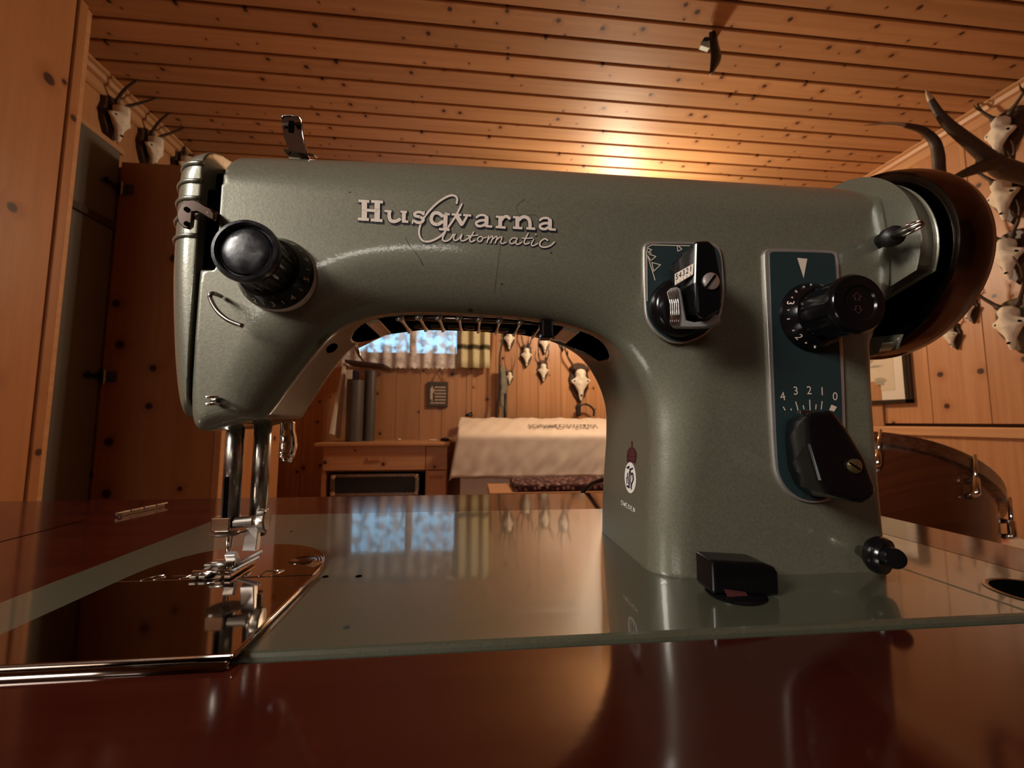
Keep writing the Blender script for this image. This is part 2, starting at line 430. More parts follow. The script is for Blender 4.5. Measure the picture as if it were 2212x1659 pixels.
def boards(parent, plane, a0, a1, width, z0, z1, skip=None, jit=.02, mat='wall'):
    a = a0
    while a < a1-.01:
        wd = min(width*(1+rnd.uniform(-jit, jit)*6), a1-a)
        g = .0022; lo, hi = a+g/2, a+wd-g/2
        segs = [(z0, z1)]
        if skip and hi > skip[0] and lo < skip[1]: segs = [(z0, skip[2]), (skip[3], z1)]
        for s0, s1 in segs:
            if plane == 'back': b = (lo, hi, YB, YB+.02, s0, s1)
            elif plane == 'left': b = (XL-.02, XL, lo, hi, s0, s1)
            elif plane == 'right': b = (XR, XR+.02, lo, hi, s0, s1)
            else: b = (lo, hi, YF-.02, YF, s0, s1)
            MB().box(*b).done('board', mat, parent, bevel=.0015, seg=1)
        a += wd
boards(wall_back, 'back', XL, WX0, .2, 0, ZC)
boards(wall_back, 'back', WX0, WX1, .204, 0, ZC, skip=(WX0, WX1, WZ0, WZ1))
boards(wall_back, 'back', WX1, XR, .205, 0, ZC)
boards(wall_left, 'left', YF, 1.46, .3, 0, ZC)
boards(wall_left, 'left', 1.46, YB, .2, 0, ZC)
boards(wall_right, 'right', YF, YB, .232, .86, ZC)
boards(wall_right, 'right', YF, YB, .9, 0, .80, jit=0)
boards(wall_front, 'front', XL, XR, .3, 0, ZC, mat='plaque')  # unseen boards coloured dark to dim what the machine reflects
# cornices and dado rail
def trim(name, prof, axis, s0, s1, fixed, sgn, mat):
    """prof: (out from wall, z)"""
    mb = MB()
    V = []; n = len(prof)
    for s in (s0, s1):
        for o_, z in prof:
            if axis == 'Y': V.append((fixed+sgn*o_, s, z))
            else: V.append((s, fixed+sgn*o_, z))
    F = [tuple(range(n)), tuple(reversed(range(n, 2*n)))]+[(i, i+n, (i+1) % n+n, (i+1) % n) for i in range(n)]
    return mb.add(V, F).done(name, mat, None, kind='structure')
COR = [(0, ZC), (.05, ZC), (.05, ZC-.008), (.035, ZC-.014), (.03, ZC-.03), (.014, ZC-.036), (.014, ZC-.07), (.006, ZC-.078), (0, ZC-.078)]
trim('trim_1', COR, 'Y', YF, YB, XR, -1, 'wallh')
trim('trim_2', COR, 'Y', YF, YB, XL, 1, 'wallh')
trim('trim_3', COR, 'X', XL, XR, YB, -1, 'wallx')
trim('trim_4', [(0, .80), (.018, .80), (.018, .838), (.010, .845), (0, .845)], 'Y', YF, YB, XR, -1, 'wallh')
MB().box(XR-.014, XR, 2.10, 2.185, .845, 1.10).done('trim_5', 'wall', None, kind='structure')
MB().box(XL, XL+.02, 1.46, 1.87, 2.03, 2.055).done('trim_6', 'wallh', None, kind='structure')
# window
win = MB().box(WX0, WX0+.05, YB+.03, YB+.09, WZ0, WZ1).box(WX1-.05, WX1, YB+.03, YB+.09, WZ0, WZ1).box(WX0, WX1, YB+.03, YB+.09, WZ0, WZ0+.035).box(WX0, WX1, YB+.03, YB+.09, WZ1-.05, WZ1).box((WX0+WX1)/2-.025, (WX0+WX1)/2+.025, YB+.03, YB+.09, WZ0, WZ1).done('window_1', 'wallx', None, kind='structure', bevel=.004)
WM[win] = Matrix()
MB().box(WX0+.05, (WX0+WX1)/2-.025, YB+.058, YB+.062, WZ0+.035, WZ1-.05).done('window_pane', 'glass', win)
MB().box((WX0+WX1)/2+.025, WX1-.05, YB+.058, YB+.062, WZ0+.035, WZ1-.05).done('window_pane', 'glass', win)
# ================================================================== SEWING TABLE
ZB = .80                                  # bed top
TX0, TX1, TY0, TY1 = -.62, .300, -.05, .392
BX0, BX1, BY0, BY1 = -.1735, .199, .131, .3165    # cast bed
EX1 = .252
table = empty('sewing_table', (0, .15, 0), 'reddish brown mahogany sewing table with glossy top holding the green sewing machine', 'table')
mb = MB()
TT = ZB-.0015
for b in ((TX0, TX1, TY0, BY0-.002, .775, TT), (TX0, TX1, BY1+.002, TY1, .775, TT), (-.262, BX0-.002, BY0-.002, BY1+.002, .775, TT), (EX1+.002, TX1, BY0-.002, BY1+.002, .775, TT)):
    mb.box(*b)
mb.done('tabletop', 'mahogany', table)
MB().box(TX0, -.264, BY0-.002, BY1+.002, .775, TT).done('tabletop_leaf', 'mahogany', table)
for x in (TX0+.01, TX1-.05):
    for yy in (-.04, TY1-.05):
        MB().box(x, x+.035, yy, yy+.035, 0, .775).done('leg', 'mahogany', table, bevel=.004)
for (x0, x1, y0, y1) in ((TX0+.02, TX1-.02, TY1-.03, TY1-.015), (TX0+.02, TX0+.035, -.03, TY1-.03), (TX1-.035, TX1-.02, -.03, TY1-.03)):
    MB().box(x0, x1, y0, y1, .62, .775).done('apron', 'mahogany', table)
hg = MB().obox((-.2455, .3415, ZB-.0005), (.006, .0285, 0), (1, -.2, 0), (0, 0, 1), .016, .0016, .0008).done('hinge', 'steel', table)
for t in (-.0145, -.005, .005, .0145):
    c = Vector((-.2455, .3415, ZB+.0008))+Vector((.2, .98, 0))*t
    MB().tube([c-Vector((.2, .98, 0))*.0043, c+Vector((.2, .98, 0))*.0043], .0013, 10).done('hinge_knuckle', 'steel', hg, autosmooth=40)

# ================================================================== ROOM FURNITURE
# tall cabinet, left foreground
cab = empty('tall_cabinet', (-1.46, .5, 0), 'tall knotty pine cabinet at the left edge, nearest the camera', 'cabinet')
MB().box(XL+.001, -1.362, -.6, 1.43, 0, ZC-.002).done('carcass', 'seam', cab)
for i, (y0, y1) in enumerate(((-.6, .1), (.1, .8), (.8, 1.405))):
    MB().box(-1.362, -1.345, y0+.0015, y1-.0015, 0, ZC-.002).done('panel', 'cab', cab, bevel=.002)
MB().box(-1.362, -1.338, 1.407, 1.437, 0, ZC-.002).done('edge_strip', 'cab', cab, bevel=.003)
MB().box(-1.372, -1.350, 1.438, 1.465, 0, ZC-.002).done('edge_strip', 'wallh', cab, bevel=.003)
# grey door leaf on the left wall and the pine wardrobe facing the camera
gd = empty('grey_door', (XL, 1.66, 0), 'dark grey painted door leaf beside the knotty wardrobe', 'door')
MB().box(XL+.001, XL+.026, 1.468, 1.845, 0, 2.03).done('door_leaf', 'greypanel', gd, bevel=.003)
MB().box(XL+.026, XL+.040, 1.47, 1.84, 1.675, 1.705).done('rail', 'plaque', gd, bevel=.002)
wr = empty('wardrobe', (-1.29, 2.1, 0), 'knotty pine wardrobe behind the left end of the sewing machine', 'wardrobe')
MB().box(XL+.001, -1.055, 1.871, 2.40, .02, 1.975).done('carcass', 'cab', wr)
MB().box(XL+.03, -1.075, 1.850, 1.870, .03, 1.988).done('door', 'cab', wr, bevel=.002)
MB().box(-1.073, -1.045, 1.846, 1.872, 0, 1.988).done('edge_strip', 'wallh', wr, bevel=.002)
for hz in (1.86, 1.045, .30):
    h = MB().box(-1.508, -1.47, 1.840, 1.850, hz-.022, hz+.022).tube([(-1.512, 1.838, hz-.03), (-1.512, 1.838, hz+.03)], .006, 10).done('hinge', 'steel', wr, autosmooth=40)
    p = [(0, .03), (.012, .012), (.05, .006), (.062, .016), (.075, 0), (.062, -.016), (.05, -.006), (.012, -.012), (0, -.03)]
    MB().prism(p, lambda u, v, d, hz=hz: Vector((-1.518+d, 1.838-u, hz+v)), -.004, 0).done('hinge_strap', 'black', h)

# desk with drawers
DY = 3.0
desk = empty('desk', (-.6, 3.25, 0), 'knotty pine desk with drawers against the back wall', 'desk')
dx0 = at(677, 960, y=DY-.03).x; dx1 = at(972, 960, y=DY-.03).x-.005
zt = at(680, 957, y=DY-.03).z
MB().box(dx0, dx1, DY-.03, YB-.002, zt-.026, zt).done('desktop', 'wallx', desk, bevel=.008, seg=3)
px0 = at(698, 1000, y=DY).x; pxs = at(919, 1000, y=DY).x; px1 = dx1-.015
zd = at(800, 1016, y=DY).z
MB().box(px0, pxs-.002, DY, DY+.02, zd, zt-.027).done('drawer_front', 'wallx', desk, bevel=.002)
MB().box(pxs+.002, px1, DY, DY+.02, zd, zt-.027).done('drawer_front', 'wallx', desk, bevel=.002)
MB().box(px0-.01, px0+.02, DY+.01, YB-.01, 0, zt-.027).done('side_panel', 'cab', desk)
MB().box(pxs, pxs+.02, DY+.02, YB-.01, 0, zt-.027).done('side_panel', 'cab', desk)
MB().box(px1-.02, px1, DY+.02, YB-.01, 0, zt-.027).done('side_panel', 'cab', desk)
MB().box(px0, px1, YB-.04, YB-.02, 0, zt-.027).done('back_panel', 'seam', desk)
MB().box(px0+.02, pxs, DY+.01, YB-.03, zd-.012, zd).done('divider', 'seam', desk)
for z0, z1 in ((.34, zd-.006), (.05, .33)):
    dr = MB().box(pxs+.008, px1-.006, DY, DY+.02, z0, z1).done('drawer_front', 'wallx', desk, bevel=.003)
    zc = (z0+z1)/2+.03; xc = (pxs+px1)/2
    MB().box(xc-.045, xc+.045, DY-.012, DY+.001, zc, zc+.016).done('handle', 'cab', dr, bevel=.003)
xh = at(808, 992, y=DY)
MB().box(xh.x-.045, xh.x+.045, DY-.010, DY+.001, xh.z-.012, xh.z+.014).done('handle', 'cab', desk, bevel=.003)
# flight case in the kneehole
fx0, fx1 = at(712, 1050, y=DY).x, at(905, 1050, y=DY).x
fz1 = at(800, 1024, y=DY).z; fz0 = at(800, 1072, y=DY).z
fc = empty('flight_case', ((fx0+fx1)/2, DY+.2, fz0), 'silver framed black equipment case in the kneehole of the desk', 'case')
MB().box(fx0+.01, fx1-.01, DY+.03, DY+.38, fz0+.01, fz1-.01).done('body', 'rubber', fc)
for (a, b, c_, d) in ((fx0, fx1, fz1-.022, fz1), (fx0, fx1, fz0, fz0+.022), (fx0, fx0+.03, fz0, fz1), (fx1-.03, fx1, fz0, fz1)):
    MB().box(a, b, DY+.008, DY+.04, c_, d).done('edge_rail', 'steel', fc, bevel=.005)
for x in (fx0+.02, fx1-.02):
    for z in (fz0+.018, fz1-.018):
        MB().lathe([(0, -.014), (.014, -.012), (.02, 0)], (x, DY+.01, z), (0, 1, 0), 16).done('corner_cap', 'chrome', fc, smooth=True)
MB().box(fx0-.02, fx1+.02, DY+.05, DY+.36, .02, fz0-.001).done('stand_crate', 'rubber', None, label='black crate hidden below the silver framed case', cat='crate')
# things on the desk top
def tubething(px0_, px1_, ptop, pbot, yd, lab):
    a, b = at(px0_, pbot, y=yd), at(px1_, pbot, y=yd); t = at((px0_+px1_)/2, ptop, y=yd)
    r = (b.x-a.x)/2; x = (a.x+b.x)/2
    e = empty('rolled_mat', (x, yd, zt), lab, 'roll', 'dark grey rolls on the desk')
    MB().lathe([(r, 0), (r, t.z-zt)], (x, yd, zt+.001), (0, 0, 1), 28).done('roll', 'greytube', e, autosmooth=40)
    MB().lathe([(r*.62, 0), (r*.62, .004)], (x, yd, t.z+.001), (0, 0, 1), 20).done('core', 'matblack', e)
tubething(746, 782, 822, 950, 3.18, 'thick dark grey roll standing on the desk, left of the pair')
tubething(783, 809, 802, 950, 3.26, 'slim dark grey roll standing on the desk, right of the pair')
a = at(723, 952, y=3.20); b = at(752, 800, y=3.34)
d = (b-a); 
MB().obox((a+b)/2+Vector((0, 0, .03)), (1, 0, -.2), (0, 1, -.2), d, .012, .10, d.length/2-.004).done('white_board', 'white', None, bevel=.002, label='narrow white board leaning against the back wall behind the rolls', cat='board')
bk = at(764, 800, y=3.12)
kb = empty('blue_white_carton', (bk.x, 3.13, bk.z-.02), 'small white and navy carton on top of the thick grey roll', 'carton')
hb = .07
zt1 = at(764, 822, y=3.18).z+.006
q0, q1 = at(748, 800, y=3.14), at(768, 800, y=3.14)
MB().box(q0.x, q1.x-.02, 3.13, 3.23, zt1, zt1+hb).done('side_panel', 'white', kb, bevel=.002)
MB().box(q1.x-.02, q1.x+.005, 3.132, 3.228, zt1, zt1+hb-.004).done('front_panel', 'ink', kb, bevel=.002)
bb = at(808, 788, y=3.3)
MB().obox((bb.x-.05, 3.33, bb.z), (1, 0, -.1), (0, 1, 0), (0, 0, 1), .15, .12, .012).done('wall_shelf', 'plaque', None, bevel=.003, label='small dark shelf board above the grey rolls at the curtain corner', cat='shelf')
p = at(862, 949, y=3.3); MB().lathe([(0, 0), (.014, .002), (.016, .008), (.008, .016), (0, .017)], (p.x, 3.3, zt), (0, 0, 1), 14).done('pebble', 'white', None, smooth=True, label='little white lump lying on the desk top', cat='pebble')
p = at(935, 949, y=3.3); MB().box(p.x-.028, p.x+.028, 3.27, 3.32, zt, zt+.010).done('soap_dish', 'white', None, bevel=.004, label='flat whitish block on the desk near the piano cover', cat='block')
p = at(963, 946, y=3.2)
ms = empty('desk_gadget', (p.x, 3.2, zt), 'small black gadget with bright end on the desk beside the cover', 'gadget')
MB().lathe([(0, 0), (.032, .002), (.036, .012), (.02, .024), (0, .027)], (p.x-.008, 3.2, zt+.0005), (0, 0, 1), 20).done('body', 'black', ms, smooth=True)
MB().lathe([(0, 0), (.014, .004), (.014, .02), (0, .024)], (p.x+.034, 3.2, zt+.0005), (0, 0, 1), 16).done('cap', 'chrome', ms, smooth=True)

# slate sign
sx0, sx1 = at(924, 850, y=3.49).x, at(968, 850, y=3.49).x; sz0, sz1 = at(945, 879, y=3.49).z, at(945, 825, y=3.49).z
sg = empty('wall_sign', ((sx0+sx1)/2, 3.49, sz0), 'small dark plaque with pale lettering hung by a cord below the curtain', 'sign')
MB().box(sx0, sx1, 3.475, 3.495, sz0, sz1).done('plate', 'slate', sg, bevel=.004)
mb = MB()
W_ = sx1-sx0; H_ = sz1-sz0
for r_ in range(6):
    u = .42+.0*r_; zc = sz1-H_*(.22+.125*r_)
    x = sx0+W_*(.36 if r_ < 5 else .15)
    while x < sx1-W_*.12:
        l = W_*rnd.uniform(.03, .07); mb.box(x, x+l, 3.4735, 3.4752, zc-H_*.03, zc+H_*.03); x += l+W_*.025
for s_ in ((.14, .30, .75), (.20, .22, .82), (.27, .55, .72)):
    mb.box(sx0+W_*s_[0], sx0+W_*(s_[0]+.05), 3.4735, 3.4752, sz0+H_*s_[1], sz0+H_*s_[2])
mb.done('lettering', 'print', sg, label='pale painted lines of writing')
tp = Vector(((sx0+sx1)/2, 3.485, at(945, 800, y=3.49).z))
MB().tube([(sx0+W_*.2, 3.485, sz1-.003), tp, (sx1-W_*.15, 3.485, sz1-.003)], .003, 6).done('hanging_cord', 'cordm', sg)

# curtains
def folds(x0, x1, z0, z1, y, n, amp, name, mat, scal=0, nx=120, seed=1):
    r2 = random.Random(seed); ph = [r2.uniform(0, 6) for _ in range(3)]
    V = []; F = []; nz = 10
    for j in range(nz+1):
        t = j/nz
        for i in range(nx+1):
            s = i/nx; a = s*2*PI*n
            zz = z1+(z0-z1)*t
            if j == nz and scal: zz += scal*abs(math.sin(s*PI*26))
            V.append((x0+(x1-x0)*s, y+amp*(math.sin(a+ph[0]+.3*math.sin(2*s*n+ph[1])))*(.6+.4*t), zz))
    for j in range(nz):
        for i in range(nx): q = j*(nx+1)+i; F.append((q, q+1, q+nx+2, q+nx+1))
    return V, F
lc = at(985, 797, y=3.44)
V, F = folds(-1.12, lc.x, at(900, 797, y=3.44).z, 1.98, 3.445, 9, .012, 'lace', 'lace', scal=.012)
link('lace_curtain', V, F, 'lace', None, smooth=True, label='white lace curtain with scalloped hem over the blue window', cat='curtain')
r0, r1 = at(986, 790, y=3.43).x, at(1058, 790, y=3.43).x
V, F = folds(r0, r1, at(1020, 795, y=3.43).z, 1.98, 3.42, 3.0, .022, 'cloth', 'curtain', nx=80, seed=4)
cu = link('cloth_curtain', V, F, 'curtain', None, smooth=True, label='cream and olive gathered cloth curtain at the right of the window', cat='curtain')
sd = cu.modifiers.new('s', 'SOLIDIFY'); sd.thickness = .003
MB().tube([(-1.2, 3.445, 1.985), (.18, 3.445, 1.985)], .010, 12).done('curtain_rod', 'brass', None, smooth=True, label='thin rod carrying the window curtains', cat='rod')

# covered keyboard
PYF, PYB = 2.8, 3.35
pz_f = at(1150, 945, y=PYF).z; pz_b = at(1150, 903, y=PYB).z
pxl = at(988, 960, y=PYF).x; pxr = 1.30
pi = empty('covered_piano', (.6, 3.1, 0), 'white digital piano under a wrinkled cream cover behind the sewing machine', 'piano')
hem = at(1150, 1030, y=PYF).z
nx, na = 90, 34
V = []; F = []
def noise2(a, b): return math.sin(a*7.3+1.1)*math.cos(b*5.1+.4)+.5*math.sin(a*17.1+b*9.7)+.25*math.sin(a*31+b*23)
prof = []
zl = pz_b+.0
for t in range(na+1):
    s = t/na
    if s < .45:
        q = s/.45; yv = PYB+(PYF+.06-PYB)*q; zv = pz_b+(pz_f+.035-pz_b)*q**1.25
    elif s < .6:
        q = (s-.45)/.15*PI/2; yv = PYF+.06-.06*math.sin(q)*1.0-.0; zv = pz_f+.035-.045*(1-math.cos(q))
    else:
        q = (s-.6)/.4; yv = PYF-.012*q; zv = pz_f-.010+(hem-(pz_f-.010))*q
    prof.append((yv, zv))
for t, (yv, zv) in enumerate(prof):
    s = t/na
    for i in range(nx+1):
        u = i/nx; x = pxl+(pxr-pxl)*u
        amp = .0045 if s < .5 else .0015+.0045*(s-.5)*2
        nn = noise2(u*4.5, s*2.2)
        dz = amp*nn if s < .55 else 0; dy = -abs(amp*nn)*1.3 if s >= .5 else 0
        if s > .55: dy -= .016*max(0, math.sin(u*31+s*5.))**4*(s-.5)*2
        x -= .045*(1-u)**7*max(0, min(1, (pz_f+.02-zv)/(pz_f-hem)))
        V.append((x, yv+dy, zv+dz+(.006*math.sin(u*13) if t == na else 0)))
for t in range(na):
    for i in range(nx): q = t*(nx+1)+i; F.append((q, q+nx+1, q+nx+2, q+1))
# left side skirt
base = len(V); ns = 12
for t, (yv, zv) in enumerate(prof[:21]):
    for j in range(ns+1):
        q = j/ns; V.append((pxl-.045*q-.008*math.sin(yv*40+2*q)*q, yv, zv+(hem-.02-zv)*q))
for t in range(20):
    for j in range(ns): q = base+t*(ns+1)+j; F.append((q, q+1, q+ns+2, q+ns+1))
cv = link('dust_cover', V, F, 'cloth', pi, smooth=True)
md = cv.modifiers.new('s', 'SOLIDIFY'); md.thickness = .003
# print on the cover: soft grey letter shapes too blurred to read
a = at(1143, 925, y=3.05)
mb = MB(); x = at(1143, 925, y=2.98).x; xe = at(1286, 925, y=2.98).x
yb = 2.98
def lidz(yq):
    q = (PYB-yq)/(PYB-PYF-.06); return pz_b+(pz_f+.035-pz_b)*q**1.25
while x < xe:
    l = rnd.choice((.016, .020, .024)); kd = rnd.random()
    for (u0, u1, v0, v1) in ([(0, .22, 0, 1), (.78, 1, 0, 1), (0, 1, .4, .6)] if kd < .3 else [(0, .22, 0, 1), (0, 1, .8, 1), (0, 1, 0, .2)] if kd < .6 else [(.38, .62, 0, 1), (0, 1, .8, 1)] if kd < .8 else [(0, .22, 0, 1), (0, .8, .8, 1), (.78, 1, .3, .8), (0, .8, .25, .42)]):
        xs0, xs1 = x+l*u0, x+l*u1; ya, yc_ = yb-.05+.10*v0, yb-.05+.10*v1
        P = [(xs0, ya, lidz(ya)+.011), (xs1, ya, lidz(ya)+.011), (xs1, yc_, lidz(yc_)+.011), (xs0, yc_, lidz(yc_)+.011)]
        mb.add(P, [(0, 1, 2, 3)])
    x += l+.008
mb.done('cover_lettering', 'greytube', pi, label='faded grey printed lettering on the cover')
MB().box(pxl+.02, pxr-.02, PYF+.05, PYB-.03, at(1100, 1075, y=PYF+.05).z-.1, pz_f-.06).done('body', 'white', pi, bevel=.01)
MB().box(pxl+.03, pxl+.07, PYF+.1, PYB-.05, 0, .4).done('leg', 'white', pi)
MB().box(pxr-.07, pxr-.03, PYF+.1, PYB-.05, 0, .4).done('leg', 'white', pi)
# piano bench
bz1 = at(1220, 1046, y=2.3).z; bz0 = at(1220, 1063, y=2.3).z
bx0 = at(1112, 1055, y=2.3).x
be = empty('piano_bench', (.6, 2.5, 0), 'low wooden bench with dark red patterned cushion in front of the covered piano', 'bench')
MB().box(bx0, 1.0, 2.3, 2.62, bz0+.004, bz1).done('cushion', 'pattern', be, bevel=.014, seg=3)
MB().box(bx0-.14, 1.02, 2.29, 2.63, bz0-.03, bz0+.003).done('seat', 'wallx', be, bevel=.004)
for x in (bx0-.12, .98):
    for yy in (2.31, 2.58): MB().box(x, x+.035, yy, yy+.035, 0, bz0-.03).done('leg', 'wallx', be)
# rifle-like object hanging upright
p0 = at(1086, 735, y=3.42); p1 = at(1084, 800, y=3.42); p2 = at(1072, 895, y=3.40)
rf = empty('hunting_rifle', (at(1092, 900, y=3.4).x, 3.42, .75), 'long rifle in grey cloth leaning upright at the back wall with black strap', 'rifle')
MB().tube(spline([at(1083, 700, y=3.40), at(1085, 735, y=3.38), at(1079, 775, y=3.38), at(1078, 850, y=3.38), at(1073, 880, y=3.38), at(1071, 960, y=3.38)], 6), .010, 8, squash=.5).done('strap', 'rubber', rf, smooth=True)
MB().tube(spline([at(1083, 790, y=3.42), at(1086, 803, y=3.42), at(1089, 840, y=3.42), at(1086, 858, y=3.42), at(1087, 900, y=3.42), at(1089, 980, y=3.42)], 6), [.008]*3+[.03]*6+[.04]*8+[.03]*5+[.014]*9, 12, squash=.5).done('stock', 'fabricgreen', rf, smooth=True)
MB().tube([at(1092, 850, y=3.41), at(1091, 960, y=3.41)], .011, 10).done('barrel', 'rubber', rf, smooth=True)
MB().tube(spline([at(1081, 790, y=3.41), at(1080, 805, y=3.41), at(1082, 850, y=3.41)], 4), .007, 8).done('trigger_guard', 'rubber', rf, smooth=True)
# dark antler rack standing on the piano
q = lambda px, py: at(px, py, y=3.42)
an = empty('small_antler_stand', (q(1262, 900).x, 3.42, pz_b), 'small black antler stand on top of the covered piano', 'antler')
MB().tube(spline([q(1250, 899), q(1249, 885), q(1250, 875)], 4), [.022]*8+[.026], 10).done('block', 'rubber', an, smooth=True)
MB().tube(spline([q(1252, 876), q(1265, 873), q(1277, 879), q(1283, 888), q(1282, 899)], 6), .009, 10).done('beam', 'rubber', an, smooth=True)
MB().tube([q(1245, 884), q(1240, 876)], [.008, .001], 8).done('tine', 'rubber', an, smooth=True)
MB().tube([q(1282, 889), q(1288, 881)], [.008, .001], 8).done('tine', 'rubber', an, smooth=True)
q2 = at(1013, 890, y=3.38)
orn = empty('small_ornament', (q2.x, 3.38, pz_b), 'small black and silver ornament on the left corner of the piano cover', 'ornament')
MB().lathe([(0, 0), (.03, .003), (.034, .014), (.012, .03), (0, .034)], (q2.x, 3.38, pz_b+.008), (0, 0, 1), 16).done('base', 'rubber', orn, smooth=True)
MB().lathe([(0, 0), (.014, .01), (0, .03)], (q2.x-.014, 3.372, pz_b+.03), (0, 0, 1), 12).done('finial', 'chrome', orn, smooth=True)
MB().lathe([(0, 0), (.012, .01), (0, .024)], (q2.x+.02, 3.372, pz_b+.028), (0, 0, 1), 12).done('finial', 'black', orn, smooth=True)

# framed picture on right wall
pf = empty('framed_picture', (XR, 2.2, 1.2), 'black framed pencil drawing on the right wall below the handwheel', 'picture')
y0, y1, z0, z1 = 1.938, 2.46, .968, 1.46
for b in ((y0, y0+.022, z0, z1), (y1-.022, y1, z0, z1), (y0, y1, z0, z0+.022), (y0, y1, z1-.022, z1)):
    MB().box(XR-.032, XR-.001, *b).done('frame_bar', 'blackframe', pf, bevel=.003)
MB().box(XR-.012, XR-.001, y0+.01, y1-.01, z0+.01, z1-.01).done('mount', 'mount', pf)
MB().box(XR-.0135, XR-.0121, y0+.085, y1-.085, z0+.075, z1-.07).done('drawing', 'paper', pf)
mb = MB()
r3 = random.Random(3)
def blot(cy, cz, ry, rz, mbx, k=14):
    P = [(XR-.0142, cy+ry*math.cos(2*PI*i/k)*r3.uniform(.6, 1.2), cz+rz*math.sin(2*PI*i/k)*r3.uniform(.6, 1.2)) for i in range(k)]
    mbx.add(P, [tuple(range(k))])
for (cy, cz, ry, rz) in ((2.27, 1.235, .035, .03), (2.16, 1.235, .04, .03), (2.22, 1.19, .03, .04), (2.24, 1.17, .05, .02), (2.2, 1.14, .04, .03), (2.13, 1.185, .05, .008), (2.1, 1.10, .035, .025), (2.30, 1.17, .03, .012)):
    blot(cy, cz, ry, rz, mb)
mb.done('pencil_marks', 'sketch', pf)

# pendant lamp (hidden from the photograph's viewpoint behind the arm of the machine)
fl = empty('pendant_lamp', (LAMP.x, LAMP.y, ZC), 'glowing pendant lamp hanging from the plank ceiling behind the machine', 'lamp')
MB().lathe([(.05, 0), (.045, -.02), (.01, -.03)], (LAMP.x, LAMP.y, ZC-.001), (0, 0, 1), 24).done('ceiling_rose', 'brass', fl, autosmooth=40)
MB().tube([(LAMP.x, LAMP.y, ZC-.03), (LAMP.x, LAMP.y, LAMP.z+.09)], .004, 8).done('cord', 'rubber', fl)
MB().lathe([(.018, .10), (.03, .085), (.032, .075)], LAMP, (0, 0, 1), 24).done('bulb_holder', 'brass', fl, autosmooth=40)
MB().lathe([(0, -.058), (.03, -.050), (.050, -.028), (.058, 0), (.050, .028), (.032, .050), (.024, .076)], LAMP, (0, 0, 1), 32).done('glass_globe', 'shade', fl, smooth=True)

# unseen tube lamp added behind the camera for front light and the arm highlight
tl_ = empty('added_tube_lamp', (-.8, YF, 1.62), 'long unseen tube lamp added on the dark wall behind the camera', 'lamp')
MB().box(-1.5, -.10, YF+.001, YF+.05, 1.56, 1.68).done('housing', 'steel', tl_, bevel=.004)
MB().tube([(-1.45, YF+.085, 1.62), (-.15, YF+.085, 1.62)], .030, 20).done('tube', 'tubelight', tl_, smooth=True)

# daybed on the right with blanket
db = empty('daybed', (1.9, 1.4, 0), 'low daybed with cream and red blanket along the right wall', 'bed')
MB().box(1.62, XR-.03, -.5, 2.1, .12, .36).done('mattress', 'white', db, bevel=.03, seg=4)
MB().box(1.60, XR-.02, -.5, 2.12, .0, .13).done('frame', 'wallh', db, bevel=.005)
V = []; F = []; nx, ny = 40, 60
for i in range(nx+1):
    for j in range(ny+1):
        u, v = i/nx, j/ny
        V.append((1.66+(XR-.05-1.66)*u, -.3+2.3*v, .375+.010*noise2(u*2, v*6)+.01*abs(math.sin(v*14+u*3))))
for i in range(nx):
    for j in range(ny): a_ = i*(ny+1)+j; F.append((a_, a_+ny+1, a_+ny+2, a_+1))
link('blanket', V, F, 'blanket', db, smooth=True)

# hanging cloth strip on the ceiling
hc = at(1535, 75, z=ZC-.012); hy = hc.y
g = lambda px, py, dy=0: at(px, py, y=hy+dy)
hgx = empty('ceiling_strap', (g(1540, 75).x, hy, ZC), 'black strap with pale label hanging from the plank ceiling', 'strap')
L_ = [(1531, 72), (1533, 100), (1535, 118), (1534, 140), (1532, 162)]; R_ = [(1546, 74), (1551, 100), (1556, 122), (1550, 140), (1533, 163)]
V = []; F = []
Ls = spline([g(*p_) for p_ in L_], 5); Rs = spline([g(*p_, .02) for p_ in R_], 5)
for i, (a_, b_) in enumerate(zip(Ls, Rs)):
    m_ = (a_+b_)/2+Vector((0, -.012, 0)); V += [a_, m_, b_]
for i in range(len(Ls)-1):
    for j in range(2): F.append((i*3+j, i*3+j+1, i*3+j+4, i*3+j+3))
st = link('strap', V, F, 'rubber', hgx, smooth=True); st.modifiers.new('s', 'SOLIDIFY').thickness = .004
MB().add([g(1521, 80), g(1531, 78), g(1532, 104), g(1514, 98)]+[p_+Vector((.004, .02, .004)) for p_ in (g(1521, 80), g(1531, 78), g(1532, 104), g(1514, 98))], [(0, 1, 2, 3), (7, 6, 5, 4), (0, 4, 5, 1), (1, 5, 6, 2), (2, 6, 7, 3), (3, 7, 4, 0)]).done('label', 'tape', hgx)
MB().obox((g(1524, 88)), (1, 0, .1), (0, 1, 0), (0, 0, 1), .012, .012, .0015).done('label_line', 'rubber', hgx)

